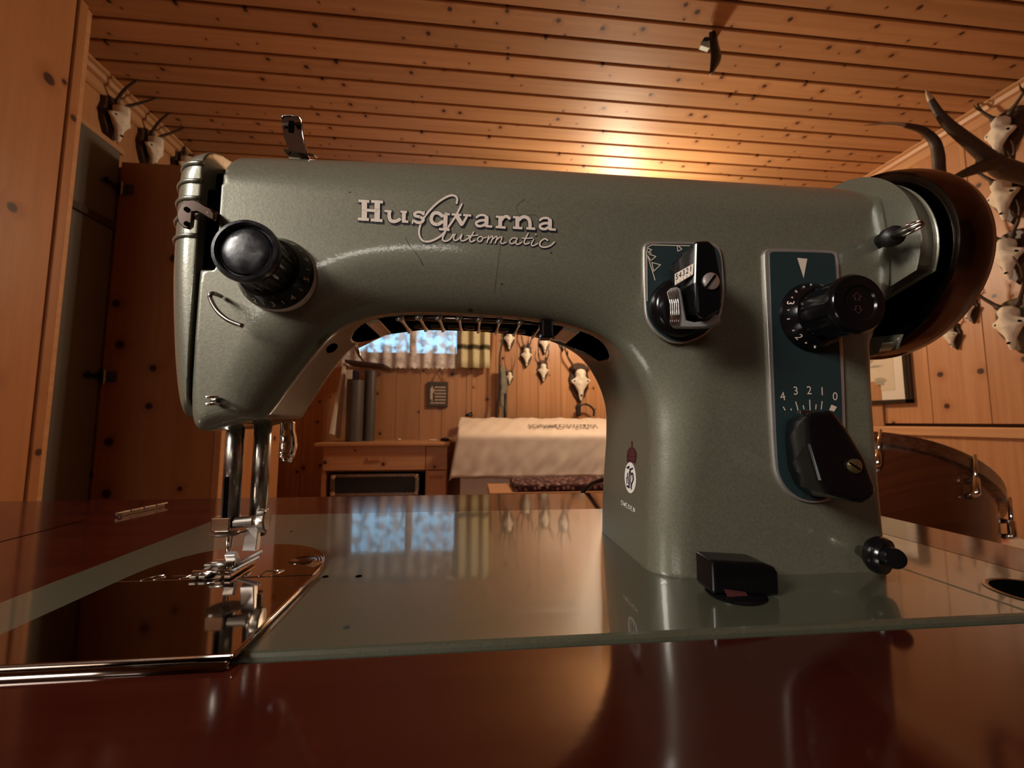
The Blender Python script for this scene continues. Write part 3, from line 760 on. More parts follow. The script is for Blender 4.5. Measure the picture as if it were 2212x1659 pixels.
# ------------------------------------------------------------------ hunting trophies
def skull_proto():
    """antlered skull in local space: front towards -Y"""
    V = []; F = []; n = 20
    R = [(.066, .004, .010), (.061, .019, .028), (.050, .027, .036), (.037, .027, .037), (.026, .024, .037), (.018, .031, .037), (.010, .047, .033), (.003, .053, .030), (-.006, .047, .030), (-.014, .036, .028), (-.022, .031, .025), (-.030, .027, .023), (-.040, .020, .021), (-.052, .0145, .018), (-.066, .0125, .015), (-.080, .0105, .012), (-.092, .007, .008), (-.098, .003, .004)]
    for z, wx, dy in R:
        for k in range(n):
            th = 2*PI*k/n; s_, c_ = math.sin(th), math.cos(th)
            # eye sockets bite in from the sides
            bite = 1-.42*math.exp(-((z-.004)/.009)**2)*max(0, 1-abs(abs(c_)-.72)/.25)+.05*math.sin(th*5+z*160)
            V.append((wx*c_*bite, -.03+dy*s_*.8*bite*(1+.25*max(0, -s_)*math.exp(-(c_/.3)**2)), z))
    for i in range(len(R)-1):
        for k in range(n): k2 = (k+1) % n; F.append((i*n+k, i*n+k2, (i+1)*n+k2, (i+1)*n+k))
    F.append(tuple(range(n))); F.append(tuple(reversed([(len(R)-1)*n+k for k in range(n)])))
    return V, F
SV, SF = skull_proto()
def trophy(name, lab, loc, face, s=1.0, plaque='dark', spread=1.0, ant=1.0, tines=True, tips=False, tilt=0., sx=1., lean=0.):
    """face: 'back', 'left' or 'right' wall; loc is the middle of the plaque on the wall"""
    rz = {'back': 0, 'right': -PI/2, 'left': PI/2}[face]
    e = empty(name, loc, lab, 'trophy', None, (0, 0, rz))
    T = Matrix.Rotation(tilt, 4, 'Y')
    def P(v): v = Vector((v[0]*sx, v[1], v[2])); return T @ (v*s)
    # plaque
    if plaque:
        hh = [(0, .105), (.032, .098), (.052, .075), (.050, .045), (.058, .015), (.050, -.030), (.030, -.075), (0, -.118)]
        poly = hh+[(-x, z) for x, z in reversed(hh[1:-1])]
        if plaque == 'bark':
            poly = [(p_.x, p_.y) for p_ in spline([(x*1.15*(1+rnd.uniform(-.1, .12)), z*.95, 0) for x, z in poly], 3, True)]
            poly = [(x*(1+rnd.uniform(-.05, .05)), z) for x, z in poly]
        mb = MB().prism(poly, lambda u, v, d: P((u*(1 if d > -.012 else .88), d, v*(1 if d > -.012 else .9))), -.0005/s, -.016)
        mb.done('plaque', 'barkplaque' if plaque == 'bark' else 'plaque', e, data_local=True)
    o = link('skull', [P((v[0], v[1]-.012, v[2])) for v in SV], SF, 'bone', e, smooth=True, data_local=True)
    mb = MB()
    for sg_ in (-1, 1):
        c_ = P((sg_*.033, -.046, .001)); mb.lathe([(0, -.009*s), (.008*s, -.005*s), (.010*s, 0), (.008*s, .005*s), (0, .009*s)], c_, (sg_*.8, -.6, 0), 10)
    mb.lathe([(0, -.004*s), (.006*s, 0), (0, .004*s)], P((0, -.056, -.072)), (0, -1, .3), 8)
    mb.done('eye_sockets', 'matblack', o, smooth=True, data_local=True)
    for sg_ in (-1, 1):
        a_ = ant
        path = [(sg_*.017, -.038, .054), (sg_*.022*spread, -.044, .080), (sg_*.040*spread, -.050-lean*.3, .080+.045*a_), (sg_*.050*spread, -.058-lean*.7, .080+.095*a_), (sg_*.044*spread, -.056-lean, .080+.145*a_)]
        sp = spline([P(v) for v in path], 5); r_ = [s*(.0085-.0065*i/(len(sp)-1)) for i in range(len(sp))]; r_[3] *= 1.5; r_[4] *= 1.4
        mb = MB().tube(sp, r_, 8)
        at_ = link('antler', mb.v, mb.f, 'antler', e, smooth=True, data_local=True)
        if tines:
            b_ = sp[11]; t1 = b_+P((sg_*.006, -.034, .030*a_)); b2 = sp[15]; t2 = b2+P((-sg_*.004, .022, .028*a_))
            mb = MB().tube([b_, (b_+t1)/2+P((0, -.004, -.003)), t1], [.005*s, .0035*s, .0008*s], 7).tube([b2, t2], [.004*s, .0008*s], 7)
            link('tine', mb.v, mb.f, 'antler', at_, smooth=True, data_local=True)
        if tips:
            mb = MB().tube([sp[-2], sp[-1]+(sp[-1]-sp[-3])*1.4], [.003*s, .0006*s], 7)
            link('tip', mb.v, mb.f, 'horntip', at_, smooth=True, data_local=True)
    return e
B = lambda px, py: Vector((at(px, py, y=YB).x, YB-.001, at(px, py, y=YB).z))
Rw = lambda px, py: Vector((XR-.001, at(px, py, x=XR).y, at(px, py, x=XR).z))
Lw = lambda px, py: Vector((XL+.001, at(px, py, x=XL).y, at(px, py, x=XL).z))
trophy('roe_deer_trophy', 'leftmost skull trophy under the arch, cut off by the arm', B(1099, 733), 'back', .95)
trophy('roe_deer_trophy', 'skull trophy hanging beside the rifle with long thin curved horns', B(1100, 815), 'back', .62, plaque='bark', ant=1.7, spread=1.5, tines=False)
trophy('roe_deer_trophy', 'upper middle skull trophy on pointed plaque on the back wall', B(1136, 769), 'back', .95, ant=1.1)
trophy('roe_deer_trophy', 'lower middle skull trophy on pointed plaque, right above the cover print', B(1172, 802), 'back', .92, ant=1.0)
trophy('red_deer_trophy', 'largest yellowish skull on broad plaque right under the arch', B(1250, 826), 'back', 1.65, ant=1.0, spread=1.7)
trophy('roe_deer_trophy', 'pale skull trophy with tangled antlers close under the arch rim', B(1175, 742), 'back', .9, ant=.8, spread=1.4)
trophy('roe_deer_trophy', 'skull trophy highest on the right above the big one', B(1215, 735), 'back', .9, ant=.8)
# right wall
trophy('roe_deer_trophy', 'uppermost white skull on the right wall behind the big antler', Rw(2178, 290), 'right', 1.05, ant=.8, spread=1.6, tilt=.2)
trophy('roe_deer_trophy', 'white skull on the right wall just below the big antler', Rw(2185, 425), 'right', 1.1, ant=.8, spread=1.2)
trophy('roe_deer_trophy', 'skull on the right wall beside the widest part of the handwheel', Rw(2196, 552), 'right', 1.1, ant=.8, spread=1.2)
trophy('roe_deer_trophy', 'lowest right skull on a ragged mossy board', Rw(2203, 700), 'right', 1.15, plaque='bark', ant=1.0, spread=1.6, lean=.05)
trophy('roe_deer_trophy', 'tilted small skull board peeking out right below the handwheel', Rw(2062, 725), 'right', .62, ant=.6, tilt=-.1)
trophy('roe_deer_trophy', 'small skull board half hidden by the lower right of the handwheel', Rw(2098, 668), 'right', .62, ant=.6, spread=1.3, tilt=-.1)
# left wall above the wardrobe
trophy('roe_deer_trophy', 'largest skull trophy high on the left wall next to the tall cabinet', Lw(236, 258), 'left', 1.0, ant=.8, lean=.12, tines=False)
trophy('roe_deer_trophy', 'middle skull trophy on the left wall with pale tipped antlers', Lw(313, 322), 'left', 1.0, ant=.9, lean=.12, tines=False, tips=True)
trophy('roe_deer_trophy', 'farthest left wall skull peeking over the wardrobe', Lw(384, 362), 'left', 1.0, ant=.7, tines=False)
# big stag antlers from the right wall
st = empty('stag_antlers', (XR, 1.25, 1.8), 'huge dark stag antlers reaching in above the handwheel', 'antler')
G = lambda px, py, y_=1.25: at(px, py, y=y_)
def br(pts, r, par, nm='tine', mat='antler', n=12):
    s_ = spline(pts, 7); k_ = len(s_)-1
    rr = []
    for i in range(k_+1):
        t = i/k_*(len(r)-1); j = min(int(t), len(r)-2); rr.append(r[j]+(r[j+1]-r[j])*(t-j))
    mb = MB().tube(s_, rr, n); return link(nm, mb.v, mb.f, mat, par, smooth=True)
main = br([(XR-.02, 1.28, 1.74), G(2240, 385), G(2170, 365), G(2140, 345), G(2100, 312), G(2050, 270), G(2025, 240)], [.026, .030, .034, .026, .022, .017, .012], st, 'beam')
br([G(2027, 243), G(2016, 225), G(2010, 213)], [.013, .011, .009], main, 'tine')
br([G(2011, 216), G(2005, 205), G(2000, 193)], [.010, .007, .001], main, 'tip', 'horntip')
br([G(2150, 350), G(2110, 364), G(2072, 380), G(2045, 398, 1.27), G(2030, 380, 1.3), G(2027, 340, 1.3), G(2018, 305, 1.3), G(1990, 280, 1.3), G(1952, 270, 1.3)], [.030, .020, .013, .016, .019, .019, .016, .012, .008], st, 'beam')
br([G(1953, 270, 1.3), G(1915, 267, 1.3), G(1866, 271, 1.3)], [.0085, .005, .001], st, 'tip', 'horntip')
br([(XR-.001, 1.28, 1.88), (XR-.001, 1.28, 1.62)], [.09, .07], st, 'plaque', 'plaque')

# drum at the right
dn = Vector((.52, .34, .78)).normalized()
dc = at(1905, 1045, y=.9)
dr = empty('drum', dc-dn*.22, 'tilted red brown wooden drum with metal hoop right of the sewing table', 'drum')
RD = .185
MB().lathe([(RD*.97, -.30), (RD*.97, .0)], dc, dn, 64).done('shell', 'drumshell', dr, autosmooth=40)
MB().lathe([(0, .003), (RD*.97, .003)], dc, dn, 64).done('drumhead', 'white', dr)
MB().lathe([(RD*.985, -.020), (RD*1.03, -.020), (RD*1.03, .010), (RD*.985, .010)], dc, dn, 64).done('hoop', 'steel', dr, autosmooth=40)
u_ = Vector((0, 1, 0)).cross(dn).normalized(); v_ = dn.cross(u_)
for k_ in range(8):
    th = 2*PI*k_/8+.62; ra = u_*math.cos(th)+v_*math.sin(th)
    base_ = dc+ra*(RD*1.05)
    lg = MB().tube([base_+dn*.012, base_-dn*.045], .0035, 8).done('tension_rod', 'chrome', dr, smooth=True)
    MB().tube([base_-dn*.045-ra*.014, base_-dn*.045, base_-dn*.075, base_-dn*.08-ra*.014], [.006, .007, .007, .006], 10).done('lug', 'chrome', lg, smooth=True)
bt_ = dc-dn*.30
MB().tube([bt_+Vector((0, 0, .004)), Vector((bt_.x, bt_.y, bt_.z-.06)), Vector((bt_.x, bt_.y, .03))], .014, 12).done('stand_post', 'steel', dr, smooth=True)
MB().lathe([(.16, 0), (.16, .02), (.03, .035)], (bt_.x, bt_.y, 0), (0, 0, 1), 32).done('stand_foot', 'steel', dr, autosmooth=40)
# ================================================================== THE SEWING MACHINE
OR = Vector((0, .2, ZB))
mach = empty('sewing_machine', OR, 'vintage green sewing machine with cream lettering standing on the mahogany table', 'sewing machine')
def W3(x, y, z): return Vector((x, y, z+ZB))        # z above the bed
YFR = .174

def iso(f, lo, h):
    import openvdb
    g_ = openvdb.FloatGrid(background=float(.01))
    g_.copyFromArray(np.ascontiguousarray(np.clip(f, -.01, .01).astype(np.float32)))
    pts, _, quads = g_.convertToPolygons(0.0)
    return pts*h+np.array(lo), quads
def mesh_np(name, pts, quads, mat, parent, relax=4):
    Wi = WM[parent].inverted(); t = np.array(Wi.translation)
    me = bpy.data.meshes.new(name)
    pts = pts.copy()
    # light relaxation takes the grid pattern out of the highlights
    e = np.vstack([quads[:, [0, 1]], quads[:, [1, 2]], quads[:, [2, 3]], quads[:, [3, 0]]])
    e = np.vstack([e, e[:, ::-1]])
    cnt = np.bincount(e[:, 0], minlength=len(pts)).astype(float)[:, None]
    for it in range(relax*2):
        s_ = np.stack([np.bincount(e[:, 0], weights=pts[e[:, 1], k_], minlength=len(pts)) for k_ in range(3)], 1)/np.maximum(cnt, 1)
        pts = pts+(s_-pts)*(.55 if it % 2 == 0 else -.57)
    q_ = quads[:, ::-1]
    me.from_pydata((pts+t).tolist(), [], q_.tolist()); me.update()
    me.polygons.foreach_set('use_smooth', [True]*len(me.polygons))
    bm = bmesh.new(); bm.from_mesh(me); 
    if bm.calc_volume(signed=True) < 0: bmesh.ops.reverse_faces(bm, faces=bm.faces)
    bm.to_mesh(me); bm.free()
    me.materials.append(M[mat])
    o = bpy.data.objects.new(name, me); C.objects.link(o); o.parent = parent; WM[o] = WM[parent]
    return o
def sp2(pts, n=8):
    return np.array([(p_.x, p_.y) for p_ in spline([(a, b, 0) for a, b in pts], n)])
def dist_poly(X, Z, P, att=None):
    """distance to a polyline, with attribute of the nearest place smoothly averaged"""
    best = np.full(X.shape, 1e9); num = 0; den = 0
    A, B_ = P[:-1], P[1:]
    for i in range(len(A)):
        a, b = A[i], B_[i]; d = b-a; L2 = (d**2).sum()+1e-12
        t = np.clip(((X-a[0])*d[0]+(Z-a[1])*d[1])/L2, 0, 1)
        q_ = np.hypot(X-a[0]-t*d[0], Z-a[1]-t*d[1])
        best = np.minimum(best, q_)
        if att is not None:
            w_ = math.sqrt(L2)/(q_+.002)**4
            v = att[i][None, None, :]*(1-t[..., None])+att[i+1][None, None, :]*t[..., None]
            num = num+w_[..., None]*v; den = den+w_
    return best, (None if att is None else num/den[..., None])
def inside(X, Z, P):
    r_ = np.zeros(X.shape, bool); n = len(P)
    for i in range(n):
        x0, z0 = P[i]; x1, z1 = P[(i+1) % n]
        c_ = ((z0 > Z) != (z1 > Z)) & (X < (x1-x0)*(Z-z0)/(z1-z0+1e-15)+x0); r_ ^= c_
    return r_
def smooth1(x, a, b): t = np.clip((x-a)/(b-a), 0, 1); return t*t*(3-2*t)

H = .001
lo = (-.118, .168, -.006); hi = (.220, .270, .206)
gx = np.arange(lo[0], hi[0], H); gy = np.arange(lo[1], hi[1], H); gz = np.arange(lo[2], hi[2], H)
X, Z = np.meshgrid(gx, gz, indexing='ij')
# arch (inner) and outer outlines with (in-plane radius, depth of rounding)
ARCH = [(.0795, -.004, .016, .013), (.0805, .02, .016, .013), (.082, .04, .017, .013), (.0835, .06, .020, .013), (.0825, .077, .026, .014), (.0765, .092, .030, .015), (.066, .1045, .032, .015), (.050, .1115, .032, .015),
        (.028, .1150, .031, .015), (.0, .1165, .030, .015), (-.028, .1165, .030, .015), (-.047, .1135, .028, .015), (-.0605, .106, .026, .014), (-.069, .096, .024, .014), (-.077, .084, .022, .013), (-.0835, .073, .020, .012), (-.088, .066, .014, .010), (-.092, .0635, .010, .009)]
OUT = [(-.092, .0635, .010, .009), (-.100, .0640, .008, .008), (-.1115, .0655, .006, .006), (-.1117, .10, .0015, .0015), (-.1117, .120, .0015, .0015), (-.1117, .1290, .0015, .0015), (-.1135, .1306, .006, .004), (-.150, .1310, .012, .010), (-.156, .16, .02, .02), (-.150, .186, .026, .024), (-.13, .1885, .027, .026), (-.104, .1895, .028, .026), (-.08, .1905, .028, .026), (0, .1925, .028, .026), (.08, .1925, .028, .026), (.16, .1925, .028, .026), (.190, .1915, .026, .024),
       (.204, .188, .022, .022), (.2105, .185, .020, .020), (.2125, .165, .018, .018), (.211, .140, .016, .016), (.2045, .121, .014, .014), (.195, .108, .010, .010), (.1905, .097, .006, .006), (.1895, .05, .006, .006), (.1905, -.004, .006, .006)]
def dens(T, n=6):
    A_ = np.array(T); P_ = sp2([(r_[0], r_[1]) for r_ in T], n)
    t_ = np.linspace(0, len(T)-1, len(P_)); at_ = np.stack([np.interp(t_, range(len(T)), A_[:, 2]), np.interp(t_, range(len(T)), A_[:, 3])], 1)
    return P_, at_
PA, AA = dens(ARCH); PO, AO = dens(OUT, 5)
poly = np.vstack([PA, PO])
ins = inside(X, Z, poly); sgn = np.where(ins, 1, -1)
bot = [(-.5, -.004)]
dA, atA = dist_poly(X, Z, PA, AA); dO, atO = dist_poly(X, Z, PO, AO)
dA = np.where(ins, dA, -dA); dO = np.where(ins, dO, -dO)
# outside, only the nearer outline may report negative
nearA = np.abs(dA) < np.abs(dO)
dA = np.where(ins | nearA, dA, np.abs(dA)); dO = np.where(ins | ~nearA, dO, np.abs(dO))
back = .230+.010*smooth1(X, -.07, 0)+.022*smooth1(X, .03, .09)
YC = (YFR+back)/2; T_ = (back-YFR)/2
uA = np.maximum(0, 1-dA/atA[..., 0]); uO = np.maximum(0, 1-dO/atO[..., 0])
D = (atA[..., 1]*(uA+1e-4)+atO[..., 1]*(uO+1e-4))/(uA+uO+2e-4)
D = np.minimum(D, T_*.98)
Yg = gy[None, :, None]
w_ = np.maximum(0, (np.abs(Yg-YC[:, None, :])-(T_-D)[:, None, :])/D[:, None, :])
# relax the front slightly over the arch so the belly of the arm catches a long highlight
F3 = (np.sqrt(w_**2+(uA**2)[:, None, :]+(uO**2)[:, None, :])-1)*np.maximum(D, .003)[:, None, :]
# floor cut (machine stands on the bed)
F3 = np.maximum(F3, -(gz[None, None, :]+.001))
Xg = gx[:, None, None]; Zg = gz[None, None, :]
# slot for the take-up lever, between face plate and head
slot = np.maximum.reduce([np.broadcast_to(v, F3.shape) for v in (Xg+.1045, -.130-.0+.001-(Zg-.0) , Yg-.224)]) if False else None
bx = np.maximum(Xg-(-.1050), .1287-Zg)+0*Yg
F3 = np.maximum(F3, -bx)
# window for the stitch chart in the underside
archz = np.interp(gx, PA[::-1, 0][PA[::-1, 1] > .07], PA[::-1, 1][PA[::-1, 1] > .07]) if False else None
xs_ = np.array([-.070, -.0605, -.047, -.028, 0, .028, .050, .066, .0765]); zs_ = np.array([.0935, .106, .1135, .1165, .1165, .115, .1115, .1045, .092])
az = np.interp(gx, xs_, zs_)
el = np.sqrt(np.maximum(0, (np.abs(Xg-.006)-.050)/.016)**2+((Yg-.2120)/.0185)**2)-1
wx = np.maximum(el*.012, np.abs(Zg-az[:, None, None])-.010)
wx = np.maximum(wx, -(Xg+.064)); wx = np.maximum(wx, Xg-.073)
F3 = np.maximum(F3, -wx)
pts, quads = iso(F3, (lo[0], lo[1], lo[2]+ZB), H)
body = mesh_np('body', pts, quads, 'paint', mach)
del F3, w_, bx, el, wx

# face plate with five ribs
lo2 = (-.134, .168, .060); hi2 = (-.110, .232, .2)
h2 = .0007
fx = np.arange(lo2[0], hi2[0], h2); fy = np.arange(lo2[1], hi2[1], h2); fz = np.arange(lo2[2], hi2[2], h2)
X2, Z2 = np.meshgrid(fx, fz, indexing='ij')
FP = [(-.1125, .066), (-.119, .0662), (-.1225, .071), (-.1248, .080), (-.1270, .095), (-.1290, .115), (-.1300, .13), (-.1304, .15), (-.1302, .170), (-.1285, .1765), (-.1250, .1825), (-.119, .1865), (-.1125, .1880)]
PF = sp2(FP, 6); polyF = np.vstack([PF])
insF = inside(X2, Z2, polyF)
dF, _ = dist_poly(X2, Z2, PF); dF = np.where(insF, dF, -dF)
uF = np.maximum(0, 1-dF/.0145); Tf, Df = .0275, .024; ycf = YFR+Tf
wf = np.maximum(0, (np.abs(fy[None, :, None]-ycf)-(Tf-Df))/Df)
Ff = (np.sqrt(wf**2.0+(uF**2)[:, None, :])-1)*.014
Ff = np.maximum(Ff, fx[:, None, None]+.1127)
pts, quads = iso(Ff, (lo2[0], lo2[1], lo2[2]+ZB), h2)
face = mesh_np('face_plate', pts, quads, 'paint', mach, 3)
def fp_x(z): return np.interp(z, [p_[1] for p_ in FP], [p_[0] for p_ in FP])
for z in (.1738, .1660, .1585, .1505, .1425):
    xl = float(fp_x(z)); P_ = []
    for k_ in range(15):
        th = PI/2*(1-k_/14); P_.append(W3(xl+.0145*(1-math.cos(th)), ycf-(Tf-Df)-Df*math.sin(th), z))
    P_ = [W3(-.1128, YFR-.0002, z)]+P_+[W3(xl, ycf+.005, z), W3(xl+.002, ycf+.014, z)]
    MB().tube(P_, .00105, 8).done('rib', 'paint', face, smooth=True)
# black blocks stand for the shade inside the slot
MB().box(-.1124, -.1052, .1785, .222, ZB+.1275, ZB+.165).box(-.1124, -.1052, .183, .222, ZB+.165, ZB+.175).box(-.1124, -.1052, .190, .222, ZB+.175, ZB+.1815).done('slot_shade', 'matblack', mach)
MB().box(-.060, .069, .190, .232, ZB+.1245, ZB+.130).done('chart_recess_shade', 'matblack', mach)  # black box stands for the shade up inside the chart opening

# bed, slide plate, extension
def bed_prism(x0, x1, y0, y1, r, z0, z1):
    mb = MB(); pl = rrect(x0, x1, y0, y1, r)
    return mb.prism(pl, lambda u, v, d: Vector((u, v, d)), z0, z1)
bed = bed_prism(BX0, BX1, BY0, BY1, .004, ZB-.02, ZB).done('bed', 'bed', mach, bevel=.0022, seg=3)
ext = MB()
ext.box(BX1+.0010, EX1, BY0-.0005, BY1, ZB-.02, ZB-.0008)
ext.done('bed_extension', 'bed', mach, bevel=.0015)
MB().lathe([(.0145, -.0004), (.0145, .0002)], Vector((.2265, .1475, ZB-.0006)), (0, 0, 1), 40).done('finger_hole', 'matblack', mach)  # flat black disc in place of the hole's shaded depth
MB().lathe([(.0143, 0), (.0155, .0004), (.0165, .0001)], Vector((.2265, .1475, ZB-.0006)), (0, 0, 1), 40, cap=False).done('hole_rim', 'steel', mach)
# slide plate: rectangle in front of a half round needle plate
SX0, SX1, SY = -.1430, -.0665, .1880
sl = [(SX0, .1285), (SX1, .1285), (SX1, SY), (SX0, SY)]
MB().prism([(SX0, .1285), (SX1+.0006, .1285), (SX1+.0006, SY-.0002), (SX0, SY-.0002)], lambda u, v, d: Vector((u, v, d)), ZB, ZB+.0016).done('slide_plate', 'plate', mach, bevel=.0005, label='polished slide plate')
np_ = [(SX0, SY+.0002)]+[((SX0+SX1)/2-(SX1-SX0)/2*math.cos(PI*k_/28), SY+.048*math.sin(PI*k_/28)**.75) for k_ in range(1, 28)]+[(SX1, SY+.0002)]
MB().prism(np_[::-1], lambda u, v, d: Vector((u, v, d)), ZB, ZB+.0016).done('needle_plate', 'plate', mach, bevel=.0004, label='half round needle plate')
tr = lambda pts, n='seam_notch', r_=.00028: MB().tube([Vector((a, b, ZB+.0017)) for a, b in pts], r_, 6).done(n, 'chrome', mach, smooth=True)
tr([(-.134, SY), (-.132, SY+.004), (-.129, SY+.006), (-.1265, SY+.003), (-.129, SY)])
tr([(-.1245, SY+.004), (-.117, SY+.004), (-.119, SY)])
tr([(-.088, SY), (-.0885, SY+.007), (-.081, SY+.007), (-.083, SY)])
# rolled chrome lip in front of the slide plate
MB().tube([Vector((x, .1275, ZB-.0015)) for x in (-.1725, -.14, -.10, -.0665)], .0019, 14).done('plate_lip', 'darkchrome', mach, smooth=True)
MB().tube([Vector((SX1+.0008, y_, ZB+.0012)) for y_ in (.128, .15, .17, SY)], .0007, 8).done('plate_edge', 'chrome', mach, smooth=True)
gp = spline([Vector((SX1, SY, ZB+.0018)), Vector((SX1-.001, SY+.015, ZB+.0018)), Vector((SX1-.009, SY+.030, ZB+.0018))], 6)
MB().lathe([(0, .0002), (.0055, .0003), (.006, 0)], Vector((SX1-.0115, SY+.020, ZB+.0016)), (0, 0, 1), 24).done('thumb_recess', 'darkchrome', mach, smooth=True)
for k_ in range(4):
    r_ = .006+.0011*k_
    MB().tube([Vector((SX1-.0125+r_*1.1*math.cos(t_), SY+.016+r_*1.3*math.sin(t_), ZB+.0017)) for t_ in [(-.5+1.6*j/8) for j in range(9)]], .00018, 5).done('ridge', 'chrome', mach)
for (px, py, rr) in ((703, 1246, .0013), (775, 1245, .0014), (629, 1148, .0007), (748, 1355, .0011)):
    p_ = at(px, py, z=ZB); MB().lathe([(rr, 0), (rr, .00015)], p_, (0, 0, 1), 14).done('oil_hole', 'matblack' if py < 1300 else 'teal', mach)

# needle bar, presser bar and foot
XN, YN = -.1062, .198
nb = MB().tube([W3(XN, YN, .0705), W3(XN, YN, .0245)], .0036, 20).done('needle_bar', 'steel', mach, smooth=True)
MB().box(XN-.0012, XN+.0004, YN-.0040, YN-.0030, ZB+.024, ZB+.042).done('bar_groove', 'matblack', nb)
XP, YP = -.0975, .2045
pb = MB().tube([W3(XP, YP, .0705), W3(XP, YP, .0145)], .0037, 20).done('presser_bar', 'steel', mach, smooth=True)
nc = MB().box(XN-.0052, XN+.0026, YN-.0050, YN+.004, ZB+.0190, ZB+.0250).done('needle_clamp', 'chrome', mach, bevel=.0005)
MB().lathe([(.0066, 0), (.0072, .0005), (.0066, .0011)], W3(XN, YN, .0172), (0, 0, 1), 24).done('clamp_disc', 'steel', nc, autosmooth=40)
MB().lathe([(.0022, 0), (.0024, .0075)], W3(XN+.003, YN-.002, .0222), (1, .1, .05), 18).done('clamp_screw', 'steel', nc, autosmooth=40)
MB().lathe([(.0015, .0075), (.0015, .0095), (.0048, .0098), (.0052, .0106), (.0052, .0128), (.0046, .0134), (0, .0136)], W3(XN+.003, YN-.002, .0222), (1, .1, .05), 28, flute=.06, fl_n=14).done('screw_head', 'steel', nc, autosmooth=30)
MB().tube([W3(XN+.0005, YN-.0018, .0185), W3(XN+.0008, YN-.0018, .0035), W3(XN+.0009, YN-.0018, .001)], [.00075, .00055, .0001], 8).done('needle', 'chrome', mach, smooth=True)
MB().tube([W3(XN+.0022, YN-.001, .0185), W3(XN+.0012, YN-.0015, .006)], [.0004, .0003], 6).done('thread_guide_wire', 'chrome', mach)
foot = empty('presser_foot', W3(XP, YP, 0), None, None); del_ = foot
foot.parent = mach; foot.location = W3(XP, YP, 0)-OR; WM[foot] = Matrix.Translation(W3(XP, YP, 0))
MB().obox(W3(XP-.0002, YP-.0035, .0150), (1, 0, 0), (0, 1, -.15), (0, .15, 1), .0029, .0018, .0062).done('shank', 'satin', foot, bevel=.0004)
MB().obox(W3(XP-.0045, YP-.010, .0068), (1, 0, 0), (0, 1, .6), (0, -.6, 1), .0022, .0012, .004).done('yoke', 'satin', foot, bevel=.0003)
MB().box(XN-.0038, XN+.0062, YN-.006, YN-.002, ZB+.0045, ZB+.0072).done('hinge_block', 'chrome', foot, bevel=.0006)
MB().tube([W3(XN-.0030, YN-.006, .0058), W3(XN+.0055, YN-.006, .0058)], .0011, 10).done('hinge_pin', 'steel', foot, smooth=True)
for sx_, l_ in ((-.0075, -.016), (-.0035, -.016), (.0035, -.018), (.0075, -.018)):
    MB().obox(W3(XN+sx_*.9, YN-.002, .0028), (1, .0, 0), (0, 1, 0), (0, 0, 1), .0014, .0100, .0006).done('toe', 'chrome' if sx_ > 0 else 'steel', foot, bevel=.0003)
MB().obox(W3(XN, YN+.001, .0040), (1, 0, 0), (0, 1, 0), (0, 0, 1), .0090, .0022, .0005).done('sole', 'steel', foot, bevel=.0002)
MB().tube([W3(XN-.009, YN-.008, .0036), W3(XN+.006, YN-.008, .0036)], .0009, 8).done('cross_bar', 'chrome', foot, smooth=True)
MB().obox(W3(XN+.0085, YN-.001, .0062), (.75, .3, .35), (-.3, 1, 0), (-.3, 0, 1), .0062, .0012, .0006).done('guide_blade', 'satin', foot, bevel=.0003)
MB().obox(W3(XN+.0095, YN-.004, .0050), (.75, .3, .35), (-.3, 1, 0), (-.3, 0, 1), .0055, .0010, .0005).done('guide_blade', 'satin', foot, bevel=.0003)
# presser bar lifter (chrome drop)
lp = [at(622, 912, y=.198), at(622, 935, y=.197), at(624, 962, y=.196), at(619, 985, y=.194), at(616, 996, y=.192)]
MB().tube(spline(lp, 5), [.0032]*6+[.0036]*6+[.0034]*4+[.0028]*3+[.0015]*2, 16, squash=.6).done('presser_lifter', 'chrome', mach, smooth=True)

# tension knob
kb_ = at(600, 594, y=YFR-.0005); kx, kz = kb_.x, kb_.z
kn = empty('tension_knob', (kx, YFR, kz), None, None); kn.parent = mach; kn.location = Vector((kx, YFR, kz))-OR; WM[kn] = Matrix.Translation((kx, YFR, kz))
ax = (0, -1, 0); o_ = Vector((kx, YFR, kz))
MB().lathe([(.0152, -.002), (.0154, .0010), (.0150, .0020), (.0120, .0022)], o_, ax, 64).done('base_ring', 'white', kn, autosmooth=35, label='cream base ring')
dial = MB().lathe([(.0150, .0020), (.0150, .0028), (.0120, .0090), (.0108, .0095)], o_, ax, 64).done('dial', 'black', kn, autosmooth=35, label='black numbered dial')
MB().lathe([(.0104, .0088), (.0104, .0230)], o_, ax, 72, flute=.05, fl_n=18).done('stem', 'blackworn', kn, autosmooth=25)
MB().lathe([(.0102, .0205), (.0112, .0222), (.0114, .0242), (.0110, .0258), (.0098, .0262), (.0094, .0252), (.0092, .0240)], o_, ax, 64).done('cap_rim', 'blackworn', kn, autosmooth=40)
MB().lathe([(.0092, .0238), (.0080, .0248), (.0055, .0254), (.0025, .0257), (0, .0258)], o_, ax, 48).done('cap', 'blackworn', kn, smooth=True)

